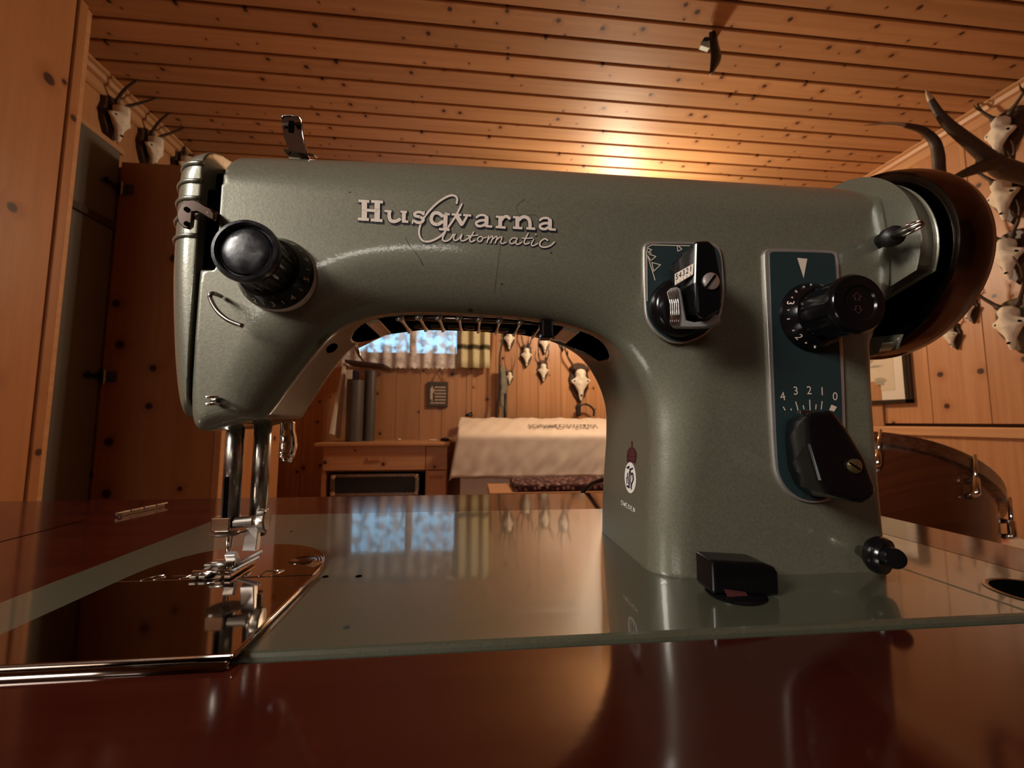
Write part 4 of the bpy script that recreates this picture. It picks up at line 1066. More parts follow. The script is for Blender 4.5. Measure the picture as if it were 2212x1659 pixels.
FONT = None
def text_mesh(s_, size=1.0):
    cu_ = bpy.data.curves.new('t', 'FONT'); cu_.body = s_; cu_.size = size; cu_.align_x = 'CENTER'; cu_.align_y = 'CENTER'; cu_.resolution_u = 3
    ob = bpy.data.objects.new('t', cu_); C.objects.link(ob)
    dg = bpy.context.evaluated_depsgraph_get(); dg.update()
    me = ob.evaluated_get(dg).to_mesh()
    V = [tuple(v.co) for v in me.vertices]; F = [tuple(p_.vertices) for p_ in me.polygons]
    bpy.data.objects.remove(ob); bpy.data.curves.remove(cu_)
    return V, F
TXT = {}
def glyph(s_):
    if s_ not in TXT: TXT[s_] = text_mesh(s_)
    return TXT[s_]
def text_on(mbx, s_, c, ux, uy, size):
    """flat text at c with text axes ux, uy"""
    V, F = glyph(s_); mbx.add([Vector(c)+Vector(ux)*v[0]*size+Vector(uy)*v[1]*size for v in V], F)
# digits on the conical dial, reading around it
mb = MB()
def on_cone(ang, t, o__, r0, r1, t0, t1):
    """point on the dial cone; ang clockwise from the top seen from the front"""
    r_ = r0+(r1-r0)*t; d_ = t0+(t1-t0)*t
    return o__+Vector((math.sin(ang)*r_, -d_, math.cos(ang)*r_))
def cone_mark(mbx, s_, ang, o__, r0, r1, t0, t1, size, tc=.45, flip=False):
    c_ = on_cone(ang, tc, o__, r0, r1, t0, t1)
    tang = Vector((math.cos(ang), 0, -math.sin(ang))); up = (on_cone(ang, 1, o__, r0, r1, t0, t1)-on_cone(ang, 0, o__, r0, r1, t0, t1)).normalized()
    nrm = tang.cross(up); 
    if nrm.dot(Vector((0, -1, 0))) < 0: nrm = -nrm
    ux, uy = (tang, -up) if flip else (-tang, up)
    # keep the writing right-handed when seen from outside
    if ux.cross(uy).dot(nrm) < 0: ux = -ux
    text_on(mbx, s_, c_+nrm*.00015, ux, uy, size)
for i_, s_ in enumerate(('2', '3', '4', '5', '6', '7')):
    ang = math.radians((205, 175, 142, 103, 68, 35)[i_])
    cone_mark(mb, s_, ang, o_, .0150, .0120, .0028, .0090, .0038, .42, flip=False)
for a_ in (222, 190, 159, 123, 86, 51):
    cone_mark(mb, 'l', math.radians(a_), o_, .0150, .0120, .0028, .0090, .0030, .42)
mb.done('dial_numbers', 'print', dial)
# thread hooks and guides
hk = [at(478, 640, y=YFR-.001), at(462, 634, y=.166), at(455, 636, y=.1645), at(455, 646, y=.1645), at(470, 672, y=.164), at(494, 692, y=.163), at(524, 704, y=.1625)]
MB().tube(spline(hk, 5), .00085, 10).done('thread_hook', 'steel', mach, smooth=True)
for y_ in (860, 875):
    MB().tube([at(477, y_+2, y=YFR), at(468, y_-3, y=YFR-.004), at(444, y_-2, y=YFR-.006)], .0006, 8).done('thread_wire', 'chrome', mach, smooth=True)
MB().lathe([(.0014, 0), (.0012, .003), (0, .0032)], at(470, 866, y=YFR+.0005), (0, -1, 0), 14).done('guide_screw', 'steel', mach, autosmooth=40)
p_ = at(716, 751, y=.186)
MB().lathe([(.0026, 0), (.0028, .0005), (.0010, .0012)], p_+Vector((0, 0, 0)), (.6, -.2, -.6), 16).done('socket', 'matblack', mach)
# take-up lever
tk = lambda px, py, y_=.168: at(px, py, y=y_)
pl = [(382, 458), (390, 440), (402, 432), (418, 431), (430, 436), (442, 444), (455, 450), (463, 462), (461, 476), (448, 470), (436, 462), (425, 457), (415, 458), (414, 470), (412, 488), (404, 494), (394, 491), (386, 482), (382, 470)]
V = [tk(a, b) for a, b in pl]+[tk(a, b)+Vector((.0005, .0014, 0)) for a, b in pl]; n = len(pl)
lv = MB().add(V, [tuple(range(n)), tuple(reversed(range(n, 2*n)))]+[(i, i+n, (i+1) % n+n, (i+1) % n) for i in range(n)]).done('take_up_lever', 'darkchrome', mach, bevel=.0004)
MB().tube([tk(455, 462, .1685), tk(468, 470, .180), tk(470, 470, .20)], .0022, 10, squash=.5).done('lever_arm', 'darkchrome', lv, smooth=True)
for (a, b) in ((403, 452), (403, 483)):
    MB().lathe([(.0010, 0), (.0010, .0002)], tk(a, b, .1677), (0, -1, 0), 12).done('thread_hole', 'matblack', lv)
# spool-side thread guide on top
gy_ = .1945
g2 = lambda px, py, y_=gy_: at(px, py, y=y_)
pl = [(608, 256), (612, 250), (628, 249), (646, 252), (652, 260), (654, 290), (664, 334), (626, 332), (613, 295), (609, 270)]
V = [g2(a, b) for a, b in pl]+[g2(a, b)+Vector((0, .0010, 0)) for a, b in pl]; n = len(pl)
tg = MB().add(V, [tuple(range(n)), tuple(reversed(range(n, 2*n)))]+[(i, i+n, (i+1) % n+n, (i+1) % n) for i in range(n)]).done('top_thread_guide', 'darkchrome', mach, label='upright thread guide plate on top of the arm')
MB().tube([g2(a, b, gy_-.0003) for a, b in pl[:7]], .00035, 6).done('edge', 'chrome', tg, smooth=True)
MB().tube([g2(622, 333), g2(626, 340, gy_-.002), g2(650, 343, gy_-.002)], .0006, 6).done('foot', 'chrome', tg)
MB().obox(g2(645, 338), (1, 0, -.12), (0, 1, 0), (.12, 0, 1), .0052, .004, .0004).done('foot_plate', 'darkchrome', tg, bevel=.0002)
MB().tube([g2(664, 333), g2(672, 334), g2(680, 336), g2(684, 340)], .0006, 6).done('lip', 'chrome', tg)
MB().box(*(lambda a, b: (a.x, b.x, gy_-.0006, gy_-.0001, b.z, a.z))(g2(625, 262), g2(634, 286))).done('thread_notch', 'matblack', tg)
MB().tube([g2(609, 268, gy_-.0012), g2(623, 268, gy_-.0012)], .0005, 6).done('bar', 'chrome', tg)
MB().tube([g2(637, 267, gy_-.0012), g2(651, 266, gy_-.0012)], .0011, 8).done('bar', 'chrome', tg)

# stitch chart in the arch: ladder of bars and end plates
def az_(x): return float(np.interp(x, xs_, zs_))
CH = mach
V = []; F = []; nn = 40
for i in range(nn+1):
    x = -.0615+.1325*i/nn; s_ = max(0, (abs(x-.006)-.050)/.0165); hh = .0185*math.sqrt(max(0, 1-min(1, s_)**2))+.0010
    for j in range(7): V.append(W3(x, .2120-hh+2*hh*j/6, az_(x)+.0022))
for i in range(nn):
    for j in range(6): q_ = i*7+j; F.append((q_, q_+1, q_+8, q_+7))
bkp_ = link('chart_shade_sheet', V, F, 'matblack', CH, smooth=True); bkp_.modifiers.new('s', 'SOLIDIFY').thickness = -.0006  # black sheet painted as the shaded interior behind the bars
def chart_pt(x, t):  # t 0 front .. 1 back
    return W3(x, 0.1945+.0315*t, az_(x)+.0004)
for (pa, pb_) in ((868, 872), (908, 911), (950, 953), (993, 995), (1036, 1034), (1079, 1076), (1123, 1117), (1168, 1160)):
    xa = at(pa, 700, y=.200).x; 
    P_ = [chart_pt(xa, t_/6) for t_ in range(7)]
    mb = MB().tube(P_, [.0026, .0014, .0010, .0009, .0009, .0011, .0015], 8, squash=.6)
    mb.done('chart_bar', 'satin', CH, smooth=True)
def chart_plate(x0, x1, name='chart_end_plate', mat='satin', dz=0.):
    V = []; F = []; nn = 8; mm = 6
    for i in range(nn+1):
        x = x0+(x1-x0)*i/nn
        for j in range(mm+1): V.append(chart_pt(x, j/mm)+Vector((0, 0, dz)))
    for i in range(nn):
        for j in range(mm): q_ = i*(mm+1)+j; F.append((q_, q_+1, q_+mm+2, q_+mm+1))
    o__ = link(name, V, F, mat, CH, smooth=True); o__.modifiers.new('s', 'SOLIDIFY').thickness = .0008
    return o__
chart_plate(at(797, 700, y=.200).x, at(823, 700, y=.200).x)
chart_plate(at(1213, 715, y=.200).x, at(1246, 715, y=.200).x)
# drums behind the bars
for k_ in range(9):
    x = at(888+42*k_, 700, y=.19).x
    MB().lathe([(.0048, -.003), (.0052, 0), (.0048, .003)], W3(x, .2215, az_(x)+.0052), (1, 0, 0), 24).done('pattern_disc', 'darkchrome', CH, autosmooth=40)
MB().tube([W3(-.056, .203, .1190), W3(.03, .203, .1185), W3(.055, .203, .1150)], .0024, 12).done('chart_roller', 'darkchrome', CH, smooth=True)
p_ = at(1180, 722, y=.19); MB().obox(p_+Vector((0, 0, .002)), (1, 0, 0), (0, 1, 0), (0, 0, 1), .0028, .004, .0045).done('chart_knob', 'black', CH, bevel=.001)
# steel tail at the left end
tl = [at(772, 745, y=.226), at(845, 706, y=.220), at(850, 716, y=.228), at(790, 745, y=.232), at(775, 752, y=.232)]
V = tl+[v+Vector((0, .001, .0015)) for v in tl]; n = len(tl)
MB().add(V, [tuple(range(n)), tuple(reversed(range(n, 2*n)))]+[(i, i+n, (i+1) % n+n, (i+1) % n) for i in range(n)]).done('chart_spring', 'chrome', CH)
MB().tube([at(768, 747, y=.232), at(776, 768, y=.234), at(787, 782, y=.236)], [.0012, .0008, .0006], 8).done('spring_tail', 'chrome', CH, smooth=True)

# ---- control plates
YPL = YFR-.0002
def chaikin(P_, it=2):
    for _ in range(it):
        P_ = [q_ for (a, b) in zip(P_, P_[1:]+P_[:1]) for q_ in ((a[0]*.78+b[0]*.22, a[1]*.78+b[1]*.22), (a[0]*.22+b[0]*.78, a[1]*.22+b[1]*.78))]
    return P_
def flat_poly(name, pxpoly, y_, th, mat, parent, **k):
    pxpoly = chaikin(pxpoly); P_ = [at(a, b, y=y_) for a, b in pxpoly]; n = len(P_)
    V = P_+[v+Vector((0, th, 0)) for v in P_]
    return MB().add(V, [tuple(range(n)), tuple(reversed(range(n, 2*n)))]+[(i, i+n, (i+1) % n+n, (i+1) % n) for i in range(n)]).done(name, mat, parent, **k)
def sub_empty(name, loc):
    e_ = bpy.data.objects.new(name, None); C.objects.link(e_); e_.parent = mach; e_.location = Vector(loc)-OR; WM[e_] = Matrix.Translation(Vector(loc)); e_.empty_display_size = .01
    return e_
# stitch width lever plate
sw = sub_empty('stitch_width_control', (.09, YFR, ZB+.12))
flat_poly('plate_rim', [(1390, 536), (1394, 525), (1405, 521), (1540, 523), (1555, 532), (1562, 560), (1566, 640), (1556, 690), (1525, 725), (1485, 742), (1450, 741), (1415, 719), (1396, 690), (1392, 660)], YPL-.0011, .0016, 'satin', sw, bevel=.0004)
flat_poly('plate', [(1395, 536), (1400, 529), (1410, 526), (1538, 528), (1552, 540), (1558, 565), (1560, 640), (1551, 690), (1522, 721), (1485, 738), (1450, 737), (1419, 716), (1400, 688), (1396, 660)], YPL-.0014, .0004, 'teal', sw)
def pxline(mbx, pts_, wpx, y_):
    """flat ribbon through photo pixels on plane y"""
    for (a, b), (c_, d) in zip(pts_[:-1], pts_[1:]):
        dx, dy = c_-a, d-b; L_ = math.hypot(dx, dy) or 1; nx_, ny_ = -dy/L_*wpx/2, dx/L_*wpx/2; ex, ey = dx/L_*wpx/4, dy/L_*wpx/4
        mbx.add([at(a-ex+nx_, b-ey+ny_, y=y_), at(c_+ex+nx_, d+ey+ny_, y=y_), at(c_+ex-nx_, d+ey-ny_, y=y_), at(a-ex-nx_, b-ey-ny_, y=y_)], [(0, 1, 2, 3)])
mb = MB(); yy_ = YPL-.0016
pxline(mb, [(1398, 650), (1397, 545), (1400, 533), (1408, 529), (1490, 531)], 1.8, yy_)
pxline(mb, [(1398, 535), (1408, 540), (1400, 545), (1407, 547)], 1.8, yy_)
pxline(mb, [(1402, 549), (1417, 554), (1406, 563), (1399, 552), (1415, 605)], 1.8, yy_)
pxline(mb, [(1408, 567), (1427, 572), (1412, 586), (1408, 567)], 1.8, yy_)
pxline(mb, [(1463, 530), (1464, 543), (1473, 538), (1464, 530)], 1.8, yy_)
mb.done('pattern_lines', 'print', sw)
# its base disc and lever block
lo_ = at(1462, 668, y=YFR-.003)
MB().lathe([(.0132, 0), (.0134, .0030), (.0122, .0058), (.0105, .0070), (0, .0072)], Vector((lo_.x+.0008, YFR-.001, lo_.z+.0005)), (0, -1, 0), 56).done('base_disc', 'black', sw, autosmooth=40)
def loft(name, A_, ya, B_, yb_, mat, parent, **k):
    """closed outlines in pixels on two depth planes, joined"""
    P_ = [at(a, b, y=ya) for a, b in A_]+[at(a, b, y=yb_) for a, b in B_]; n = len(A_)
    return MB().add(P_, [tuple(reversed(range(n))), tuple(range(n, 2*n))]+[(i, (i+1) % n, (i+1) % n+n, i+n) for i in range(n)]).done(name, mat, parent, **k)
fr = [(1503, 519), (1532, 519), (1546, 532), (1560, 600), (1560, 662), (1554, 672), (1525, 690), (1505, 680), (1500, 610)]
bkp = [(1445, 575), (1478, 550), (1496, 555), (1510, 605), (1510, 655), (1503, 672), (1482, 690), (1466, 680), (1450, 640)]
lv1 = loft('lever', bkp, YFR-.006, fr, .1475, 'black', sw, bevel=.0012, seg=3, label='black lever with slotted screw')
MB().lathe([(.0034, 0), (.0034, .0006), (.0026, .0010), (0, .0011)], at(1535, 608, y=.1475), (0, -1, 0), 32).done('screw', 'satin', lv1, autosmooth=40)
MB().obox(at(1535, 608, y=.1463), (.62, 0, .78), (0, 1, 0), (-.78, 0, .62), .0034, .0002, .00035).done('screw_slot', 'matblack', lv1)
# number sticker on the left flank
# the flank runs from the front edge (1503,519)-(1500,610) back to (1445,575)-(1450,640)
sA, sB, sC, sD = at(1459, 593, y=.1600), at(1500, 570, y=.1485), at(1498, 594, y=.1485), at(1459, 617, y=.1600)
off = Vector((-.0006, -.0006, 0))
MB().add([sA+off, sB+off, sC+off, sD+off, sA, sB, sC, sD], [(0, 3, 2, 1), (4, 5, 6, 7), (0, 1, 5, 4), (1, 2, 6, 5), (2, 3, 7, 6), (3, 0, 4, 7)]).done('number_label', 'logo', lv1)
mb = MB(); ux = (sB-sA); uy = (sA-sD); 
for i_, s_ in enumerate('54321'):
    f_ = .13+.185*i_; lo_p, hi_p = sD.lerp(sC, f_), sA.lerp(sB, f_); uyy = hi_p-lo_p
    c_ = lo_p+uyy*.60+off*1.5
    text_on(mb, s_, c_, ((sB-sA)+(sC-sD)).normalized(), uyy.normalized(), uyy.length*.74)
    c2 = lo_p+uyy*.12+off*1.5
    mb.add([c2-ux*.008-uy*.1, c2+ux*.008-uy*.1, c2+ux*.008+uy*.1, c2-ux*.008+uy*.1], [(0, 1, 2, 3)])
mb.done('label_numbers', 'ink', lv1)
# ribbed grey grip, U-shaped under the lever
g1_ = [(1440, 630), (1449, 622), (1462, 620), (1470, 624), (1476, 660), (1482, 692), (1500, 696), (1530, 692), (1540, 680), (1552, 678), (1554, 694), (1548, 700), (1525, 706), (1490, 707), (1452, 706), (1447, 700), (1449, 680), (1446, 655)]
gb = [(a+3, b+4) for a, b in g1_]
g1f = loft('grip', gb, .1600, g1_, .1530, 'greyplastic', sw, bevel=.0005)
for k_ in range(5):
    x_ = 1444+4.4*k_
    MB().tube([at(x_, 631-k_*1.6, y=.1527), at(x_+4, 655, y=.1525), at(x_+5, 680, y=.1525), at(x_+4, 702, y=.1527)], .00028, 6).done('rib', 'chrome', g1f, smooth=True)

# stitch length plate
sl_ = sub_empty('stitch_length_control', (.152, YFR, ZB+.09))
flat_poly('plate_rim', [(1650, 552), (1653, 541), (1662, 536), (1795, 540), (1808, 544), (1812, 556), (1816, 640), (1824, 800), (1830, 1000), (1826, 1050), (1800, 1080), (1765, 1088), (1730, 1083), (1700, 1065), (1680, 1035), (1671, 1000)], YPL-.0011, .0016, 'satin', sl_, bevel=.0004)
flat_poly('plate', [(1662, 556), (1664, 546), (1670, 543), (1793, 546), (1801, 549), (1804, 558), (1808, 640), (1816, 800), (1822, 1000), (1818, 1046), (1795, 1075), (1765, 1083), (1732, 1078), (1705, 1060), (1686, 1032), (1679, 1000)], YPL-.0014, .0004, 'teal', sl_)
mb = MB(); yq = YPL-.00165
mb.add([at(1722, 557, y=yq), at(1744, 559, y=yq), at(1736, 601, y=yq)], [(0, 1, 2)])
for s_, (a, b), r_ in (('4', (1691, 857), -.15), ('3', (1719, 845), -.03), ('2', (1748, 844), .0), ('1', (1776, 846), .03), ('0', (1804, 857), .1)):
    text_on(mb, s_, at(a, b, y=yq), (math.cos(r_), 0, -math.sin(r_)), (math.sin(r_), 0, math.cos(r_)), .0054)
for a, b, c_, d in ((1692, 879, 1696, 886), (1708, 883, 1710, 886), (1719, 868, 1724, 886), (1735, 876, 1737, 884), (1749, 864, 1750, 886), (1763, 874, 1762, 884), (1776, 867, 1774, 884)):
    pxline(mb, [(a, b), (c_, d)], 2.2, yq)
mb.add([at(1796, 874, y=yq), at(1808, 879, y=yq), at(1802, 889, y=yq), at(1791, 886, y=yq)], [(0, 1, 2, 3)])
mb.done('scale_marks', 'print', sl_)
# dial with reverse button
dcb = at(1762, 683, y=.170)
o2 = Vector((dcb.x, YFR-.001, dcb.z))
d2 = MB().lathe([(.0158, 0), (.0162, .0012), (.0158, .0024), (.0125, .0070), (.0118, .0072)], o2, (0, -1, 0), 64).done('length_dial', 'black', sl_, autosmooth=35)
MB().lathe([(.0117, .0070), (.0119, .0225)], o2, (0, -1, 0), 72, flute=.045, fl_n=8).done('dial_stem', 'black', d2, autosmooth=25)
MB().lathe([(.0118, .0205), (.0125, .0212), (.0125, .0232), (.0115, .0245), (.0075, .0248), (.0070, .0240), (.0065, .0240), (0, .0242)], o2, (0, -1, 0), 56).done('button', 'black', d2, autosmooth=40)
mb = MB()
for s_, a_ in (('3', 292), ('2', 225), ('4', 12)):
    cone_mark(mb, s_, math.radians(a_), o2, .0158, .0125, .0024, .0070, .0042, .42)
for a_ in (335, 317, 303, 278, 262, 240, 208, 190, 350):
    c_ = on_cone(math.radians(a_), .4, o2, .0158, .0125, .0024, .0070); tang = Vector((math.cos(math.radians(a_)), 0, -math.sin(math.radians(a_)))); rad_ = Vector((math.sin(math.radians(a_)), 0, math.cos(math.radians(a_))))
    l_ = .0009 if a_ in (317, 262, 190) else .0004
    mb.obox(c_+Vector((0, -.0001, 0)), tang, rad_, (0, 1, 0), .00028, l_, .0002)
mb.done('dial_numbers', 'print', d2)
mb = MB(); yb2 = YFR-.001-.0243
c0 = at(1852, 641, y=yb2)
arw = [(-.002, 0), (0, .0018), (.002, 0), (.001, 0), (.001, -.0014), (-.001, -.0014), (-.001, 0), (-.002, 0)]
for sgn_, dz in ((1, 0), (-1, -.0052)):
    for (a, b), (c_, d) in zip(arw[:-1], arw[1:]):
        p1_, p2_ = c0+Vector((a, 0, sgn_*b+dz)), c0+Vector((c_, 0, sgn_*d+dz)); mb.tube([p1_, p2_], .00012, 4)
mb.done('button_arrows', 'maroon', d2)
# long black lever below
frl = [(1740, 892), (1796, 886), (1804, 890), (1830, 925), (1870, 990), (1893, 1050), (1894, 1066), (1884, 1080), (1868, 1088), (1845, 1086), (1820, 1078), (1790, 1070), (1770, 1040), (1745, 960)]
bkl = [(1697, 905), (1742, 896), (1760, 900), (1790, 930), (1815, 985), (1822, 1030), (1818, 1052), (1806, 1066), (1795, 1072), (1778, 1074), (1745, 1070), (1712, 1045), (1698, 1010), (1692, 950)]
lv2 = loft('length_lever', bkl, YFR-.002, frl, .1475, 'black', sl_, bevel=.0022, seg=3, label='large black length lever with slotted screw')
MB().lathe([(.0028, -.001), (.0028, .0006), (.0020, .0010), (0, .0011)], at(1847, 1007, y=.1470), (.12, -1, .0), 32).done('screw', 'brass', lv2, autosmooth=40)
MB().obox(at(1847, 1007, y=.1457), (.86, .1, -.5), (0, 1, 0), (.5, 0, .86), .0028, .0002, .0003).done('screw_slot', 'matblack', lv2)
MB().obox(at(1738, 891, y=.1685), (1, 0, 0), (0, 1, 0), (0, 0, 1), .0032, .0014, .0007).done('pointer', 'steel', lv2, bevel=.0002)

# handwheel, belt guard
AXX = Vector((0, .208, ZB+.1545))
hw = sub_empty('handwheel', (0.225, .208, ZB+.1545))
RW = .0519
MB().lathe([(.0435, .2225), (.0475, .2195), (.0500, .2195), (.0508, .2215), (.0514, .2250), (RW, .2290), (RW, .2330), (.0512, .2365), (.0490, .2385), (.0460, .2385), (.0440, .2350), (.0435, .2225)], AXX, (1, 0, 0), 120).done('rim', 'wheelchrome', hw, autosmooth=45)
MB().lathe([(.0436, .2260), (.0340, .2300), (.0300, .2340), (.0120, .2360), (0, .2360)], AXX, (1, 0, 0), 72).done('web', 'black', hw, autosmooth=40)
MB().lathe([(.0150, .2150), (.0150, .2420), (.0120, .2460), (0, .2465)], AXX, (1, 0, 0), 48).done('hub', 'darkchrome', hw, autosmooth=40)
# belt guard: dish with the lower front cut away
gp_ = []
for k_ in range(61):
    a_ = math.radians(-20+ (260)*k_/60)     # from the front, over the top, to the lower back
    gp_.append((-math.cos(a_)*.0435, math.sin(a_)*.0455))
gp_ += [(.010, -.050), (-.008, -.052), (-.020, -.0515), (-.022, -.047), (-.004, -.045), (.008, -.036), (.0, -.028)]
mb = MB(); n = len(gp_)
L1 = [Vector((.2055, AXX.y+u, AXX.z+v)) for u, v in gp_]
L2 = [Vector((.2150, AXX.y+u*.985, AXX.z+v*.985)) for u, v in gp_]
L3 = [Vector((.2185, AXX.y+u*.94, AXX.z+v*.94)) for u, v in gp_]
V = L1+L2+L3
F = [tuple(range(n)), tuple(reversed(range(2*n, 3*n)))]
for r_ in range(2):
    F += [(r_*n+i, r_*n+(i+1) % n, (r_+1)*n+(i+1) % n, (r_+1)*n+i) for i in range(n)]
gd_ = mb.add(V, F).done('belt_guard', 'paint', mach, autosmooth=40, label='green guard plate behind the handwheel')
gd_.modifiers.new('b', 'BEVEL').width = .0016; gd_.modifiers['b'].segments = 3; gd_.modifiers['b'].limit_method = 'ANGLE'
for p_ in gd_.data.polygons: p_.use_smooth = True
# neck between arm and guard
MB().lathe([(.030, .196), (.030, .206), (.036, .2085)], Vector((0, .2075, ZB+.156)), (1, 0, 0), 64).done('neck', 'paint', mach, smooth=True)
# bobbin winder spindle
s0, s1_ = at(1893, 524, y=.179), at(1925, 512, y=.164)
s2 = at(1992, 483, y=.151)
ws = MB().tube([s0, s1_], [.0032, .0036], 18).done('winder_post', 'black', mach, smooth=True)
MB().tube([s1_+(s0-s1_)*.12, s1_+(s2-s1_)*.12], [.0046, .0046], 18).done('winder_collar', 'rubber', ws, smooth=True)
MB().tube([s1_, s2], [.0017, .0014], 12).done('spindle', 'steel', ws, smooth=True)
for dz_ in (.0012, -.0010):
    MB().tube([s1_+Vector((0, -.0005, dz_)), (s1_+s2)/2+Vector((0, -.0006, dz_*1.9)), s2+Vector((0, 0, dz_*1.2))], .0006, 8).done('spring_wire', 'chrome', ws, smooth=True)
# black bobbin knob at the foot of the column
c1 = at(1858, 1190, y=.1735); c2_ = at(1900, 1199, y=.160); c3_ = at(1937, 1207, y=.150)
bkn = MB().tube([c1, c2_], [.0024, .0024], 14).done('winder_knob', 'steel', mach, smooth=True)
dd_ = (c3_-c2_).normalized()
MB().lathe([(.002, -.004), (.0055, -.0038), (.0074, -.0015), (.0076, .001), (.0070, .0026), (0, .003)], c2_, (.35, -.93, -.1), 40).done('knob_disc', 'black', bkn, autosmooth=40)
MB().lathe([(.0030, 0), (.0040, .0070), (.0040, .0098), (.0036, .0106), (0, .0108)], c2_, (c3_-c2_), 32).done('knob_cap', 'black', bkn, autosmooth=40)
# drop feed box on the bed
db_ = at(1600, 1250, y=.155)
x0_, x1_ = .0915, .1185
dfb = MB().lathe([(.0105, .0002), (.0108, .0009), (.0100, .0014), (0, .0015)], Vector((.1030, .1572, ZB-.0002)), (0, 0, 1), 48).done('drop_feed_lever', 'black', mach, autosmooth=40, label='black lever block at the foot of the column')
pl = [(x0_, .0145), (x1_-.006, .0128), (x1_-.0015, .0112), (x1_, .009), (x1_, .0005), (x0_, .0020)]
MB().prism(pl, lambda u, v, d: Vector((u, d, ZB+v)), .1528, .1650).done('lever_block', 'black', dfb, bevel=.0012, seg=3)
mb = MB(); ydf = .1525
lb = [at(1566, 1274, y=ydf), at(1610, 1280, y=ydf), at(1617, 1293, y=ydf), at(1572, 1287, y=ydf)]
n_ = len(lb)
for i in range(4): mb.tube([lb[i], lb[(i+1) % 4]], .00022, 5)
for f_ in (.2, .4, .6, .8): mb.tube([lb[0]*(1-f_+.1)+lb[1]*(f_-.1), lb[3]*(1-f_)+lb[2]*f_], .00018, 5)
mb.done('lever_mark', 'maroon', dfb)
mb = MB(); mb.add([p_+Vector((0, .00005, 0)) for p_ in lb], [(3, 2, 1, 0)]); mb.done('lever_label', 'maroon', dfb)
# power cord behind the column
cp_ = [at(1400, 1027, y=.30), at(1335, 1031, y=.34), at(1300, 1037, y=.37), at(1275, 1048, y=.40), at(1259, 1064, y=.41), at(1254, 1085, y=.41), at(1262, 1140, y=.41), at(1300, 1250, y=.43)]
cord = MB().tube(spline(cp_, 8), .0021, 12).done('power_cord', 'rubber', mach, smooth=True)

# ================================================================== printed decals wrapped on the casting
dg = bpy.context.evaluated_depsgraph_get()
bt_body = BVHTree.FromPolygons([tuple(v.co+OR) for v in body.data.vertices], [tuple(p_.vertices) for p_ in body.data.polygons])
CAM = Vector((0, 0, CZ))
def wrap(px, py, off):
    d_ = ray(px, py).normalized(); h_ = bt_body.ray_cast(CAM, d_)
    if h_[0] is None: return CAM+d_*.2
    nn = h_[1] if h_[1].dot(d_) < 0 else -h_[1]
    return h_[0]+nn*off
def ribbon(path, wpx, sub=6.):
    """list of quads in pixel space along a path with round ends"""
    Q = []; P_ = []
    for (a, b) in zip(path[:-1], path[1:]):
        L_ = math.hypot(b[0]-a[0], b[1]-a[1]); m_ = max(1, int(L_/sub))
        P_ += [(a[0]+(b[0]-a[0])*k_/m_, a[1]+(b[1]-a[1])*k_/m_) for k_ in range(m_)]
    P_.append(path[-1])
    Lf, Rt = [], []
    for i, p_ in enumerate(P_):
        q0_, q1_ = P_[max(0, i-1)], P_[min(len(P_)-1, i+1)]
        dx, dy = q1_[0]-q0_[0], q1_[1]-q0_[1]; L_ = math.hypot(dx, dy) or 1
        e_ = (wpx*.3 if i in (0, len(P_)-1) else 0)*(1 if i else -1)
        cx, cy = p_[0]+dx/L_*e_, p_[1]+dy/L_*e_
        ww = wpx/2*(.75 if i in (0, len(P_)-1) else 1)
        Lf.append((cx-dy/L_*ww, cy+dx/L_*ww)); Rt.append((cx+dy/L_*ww, cy-dx/L_*ww))
    for i in range(len(P_)-1): Q.append([Lf[i], Lf[i+1], Rt[i+1], Rt[i]])
    return Q
def sm(path, n=5):
    return [(v.x, v.y) for v in spline([(a, b, 0) for a, b in path], n)]
def decal(name, quads_, mat, off, parent=mach, tf=lambda p_: p_):
    V = []; F = []
    for q_ in quads_:
        n0 = len(V); V += [wrap(*tf(p_), off+4e-6*(len(F) % 25)) for p_ in q_]; F.append(tuple(range(n0, n0+len(q_))))
    return link(name, V, F, mat, parent)
zt_ = lambda p_: (730+p_[0]*.23508, 400+p_[1]*.23508)     # lettering was measured on an enlargement
def bar(x0, y0, x1, y1, w__): return ribbon([(x0, y0), (x1, y1)], w__)
def slab(cx, cy, l_, t_, sl=.07):
    m_ = 3; return [[(cx-l_/2+l_*k_/m_, cy-t_/2+sl*(l_*k_/m_-l_/2)), (cx-l_/2+l_*(k_+1)/m_, cy-t_/2+sl*(l_*(k_+1)/m_-l_/2)), (cx-l_/2+l_*(k_+1)/m_, cy+t_/2+sl*(l_*(k_+1)/m_-l_/2)), (cx-l_/2+l_*k_/m_, cy+t_/2+sl*(l_*k_/m_-l_/2))] for k_ in range(m_)]
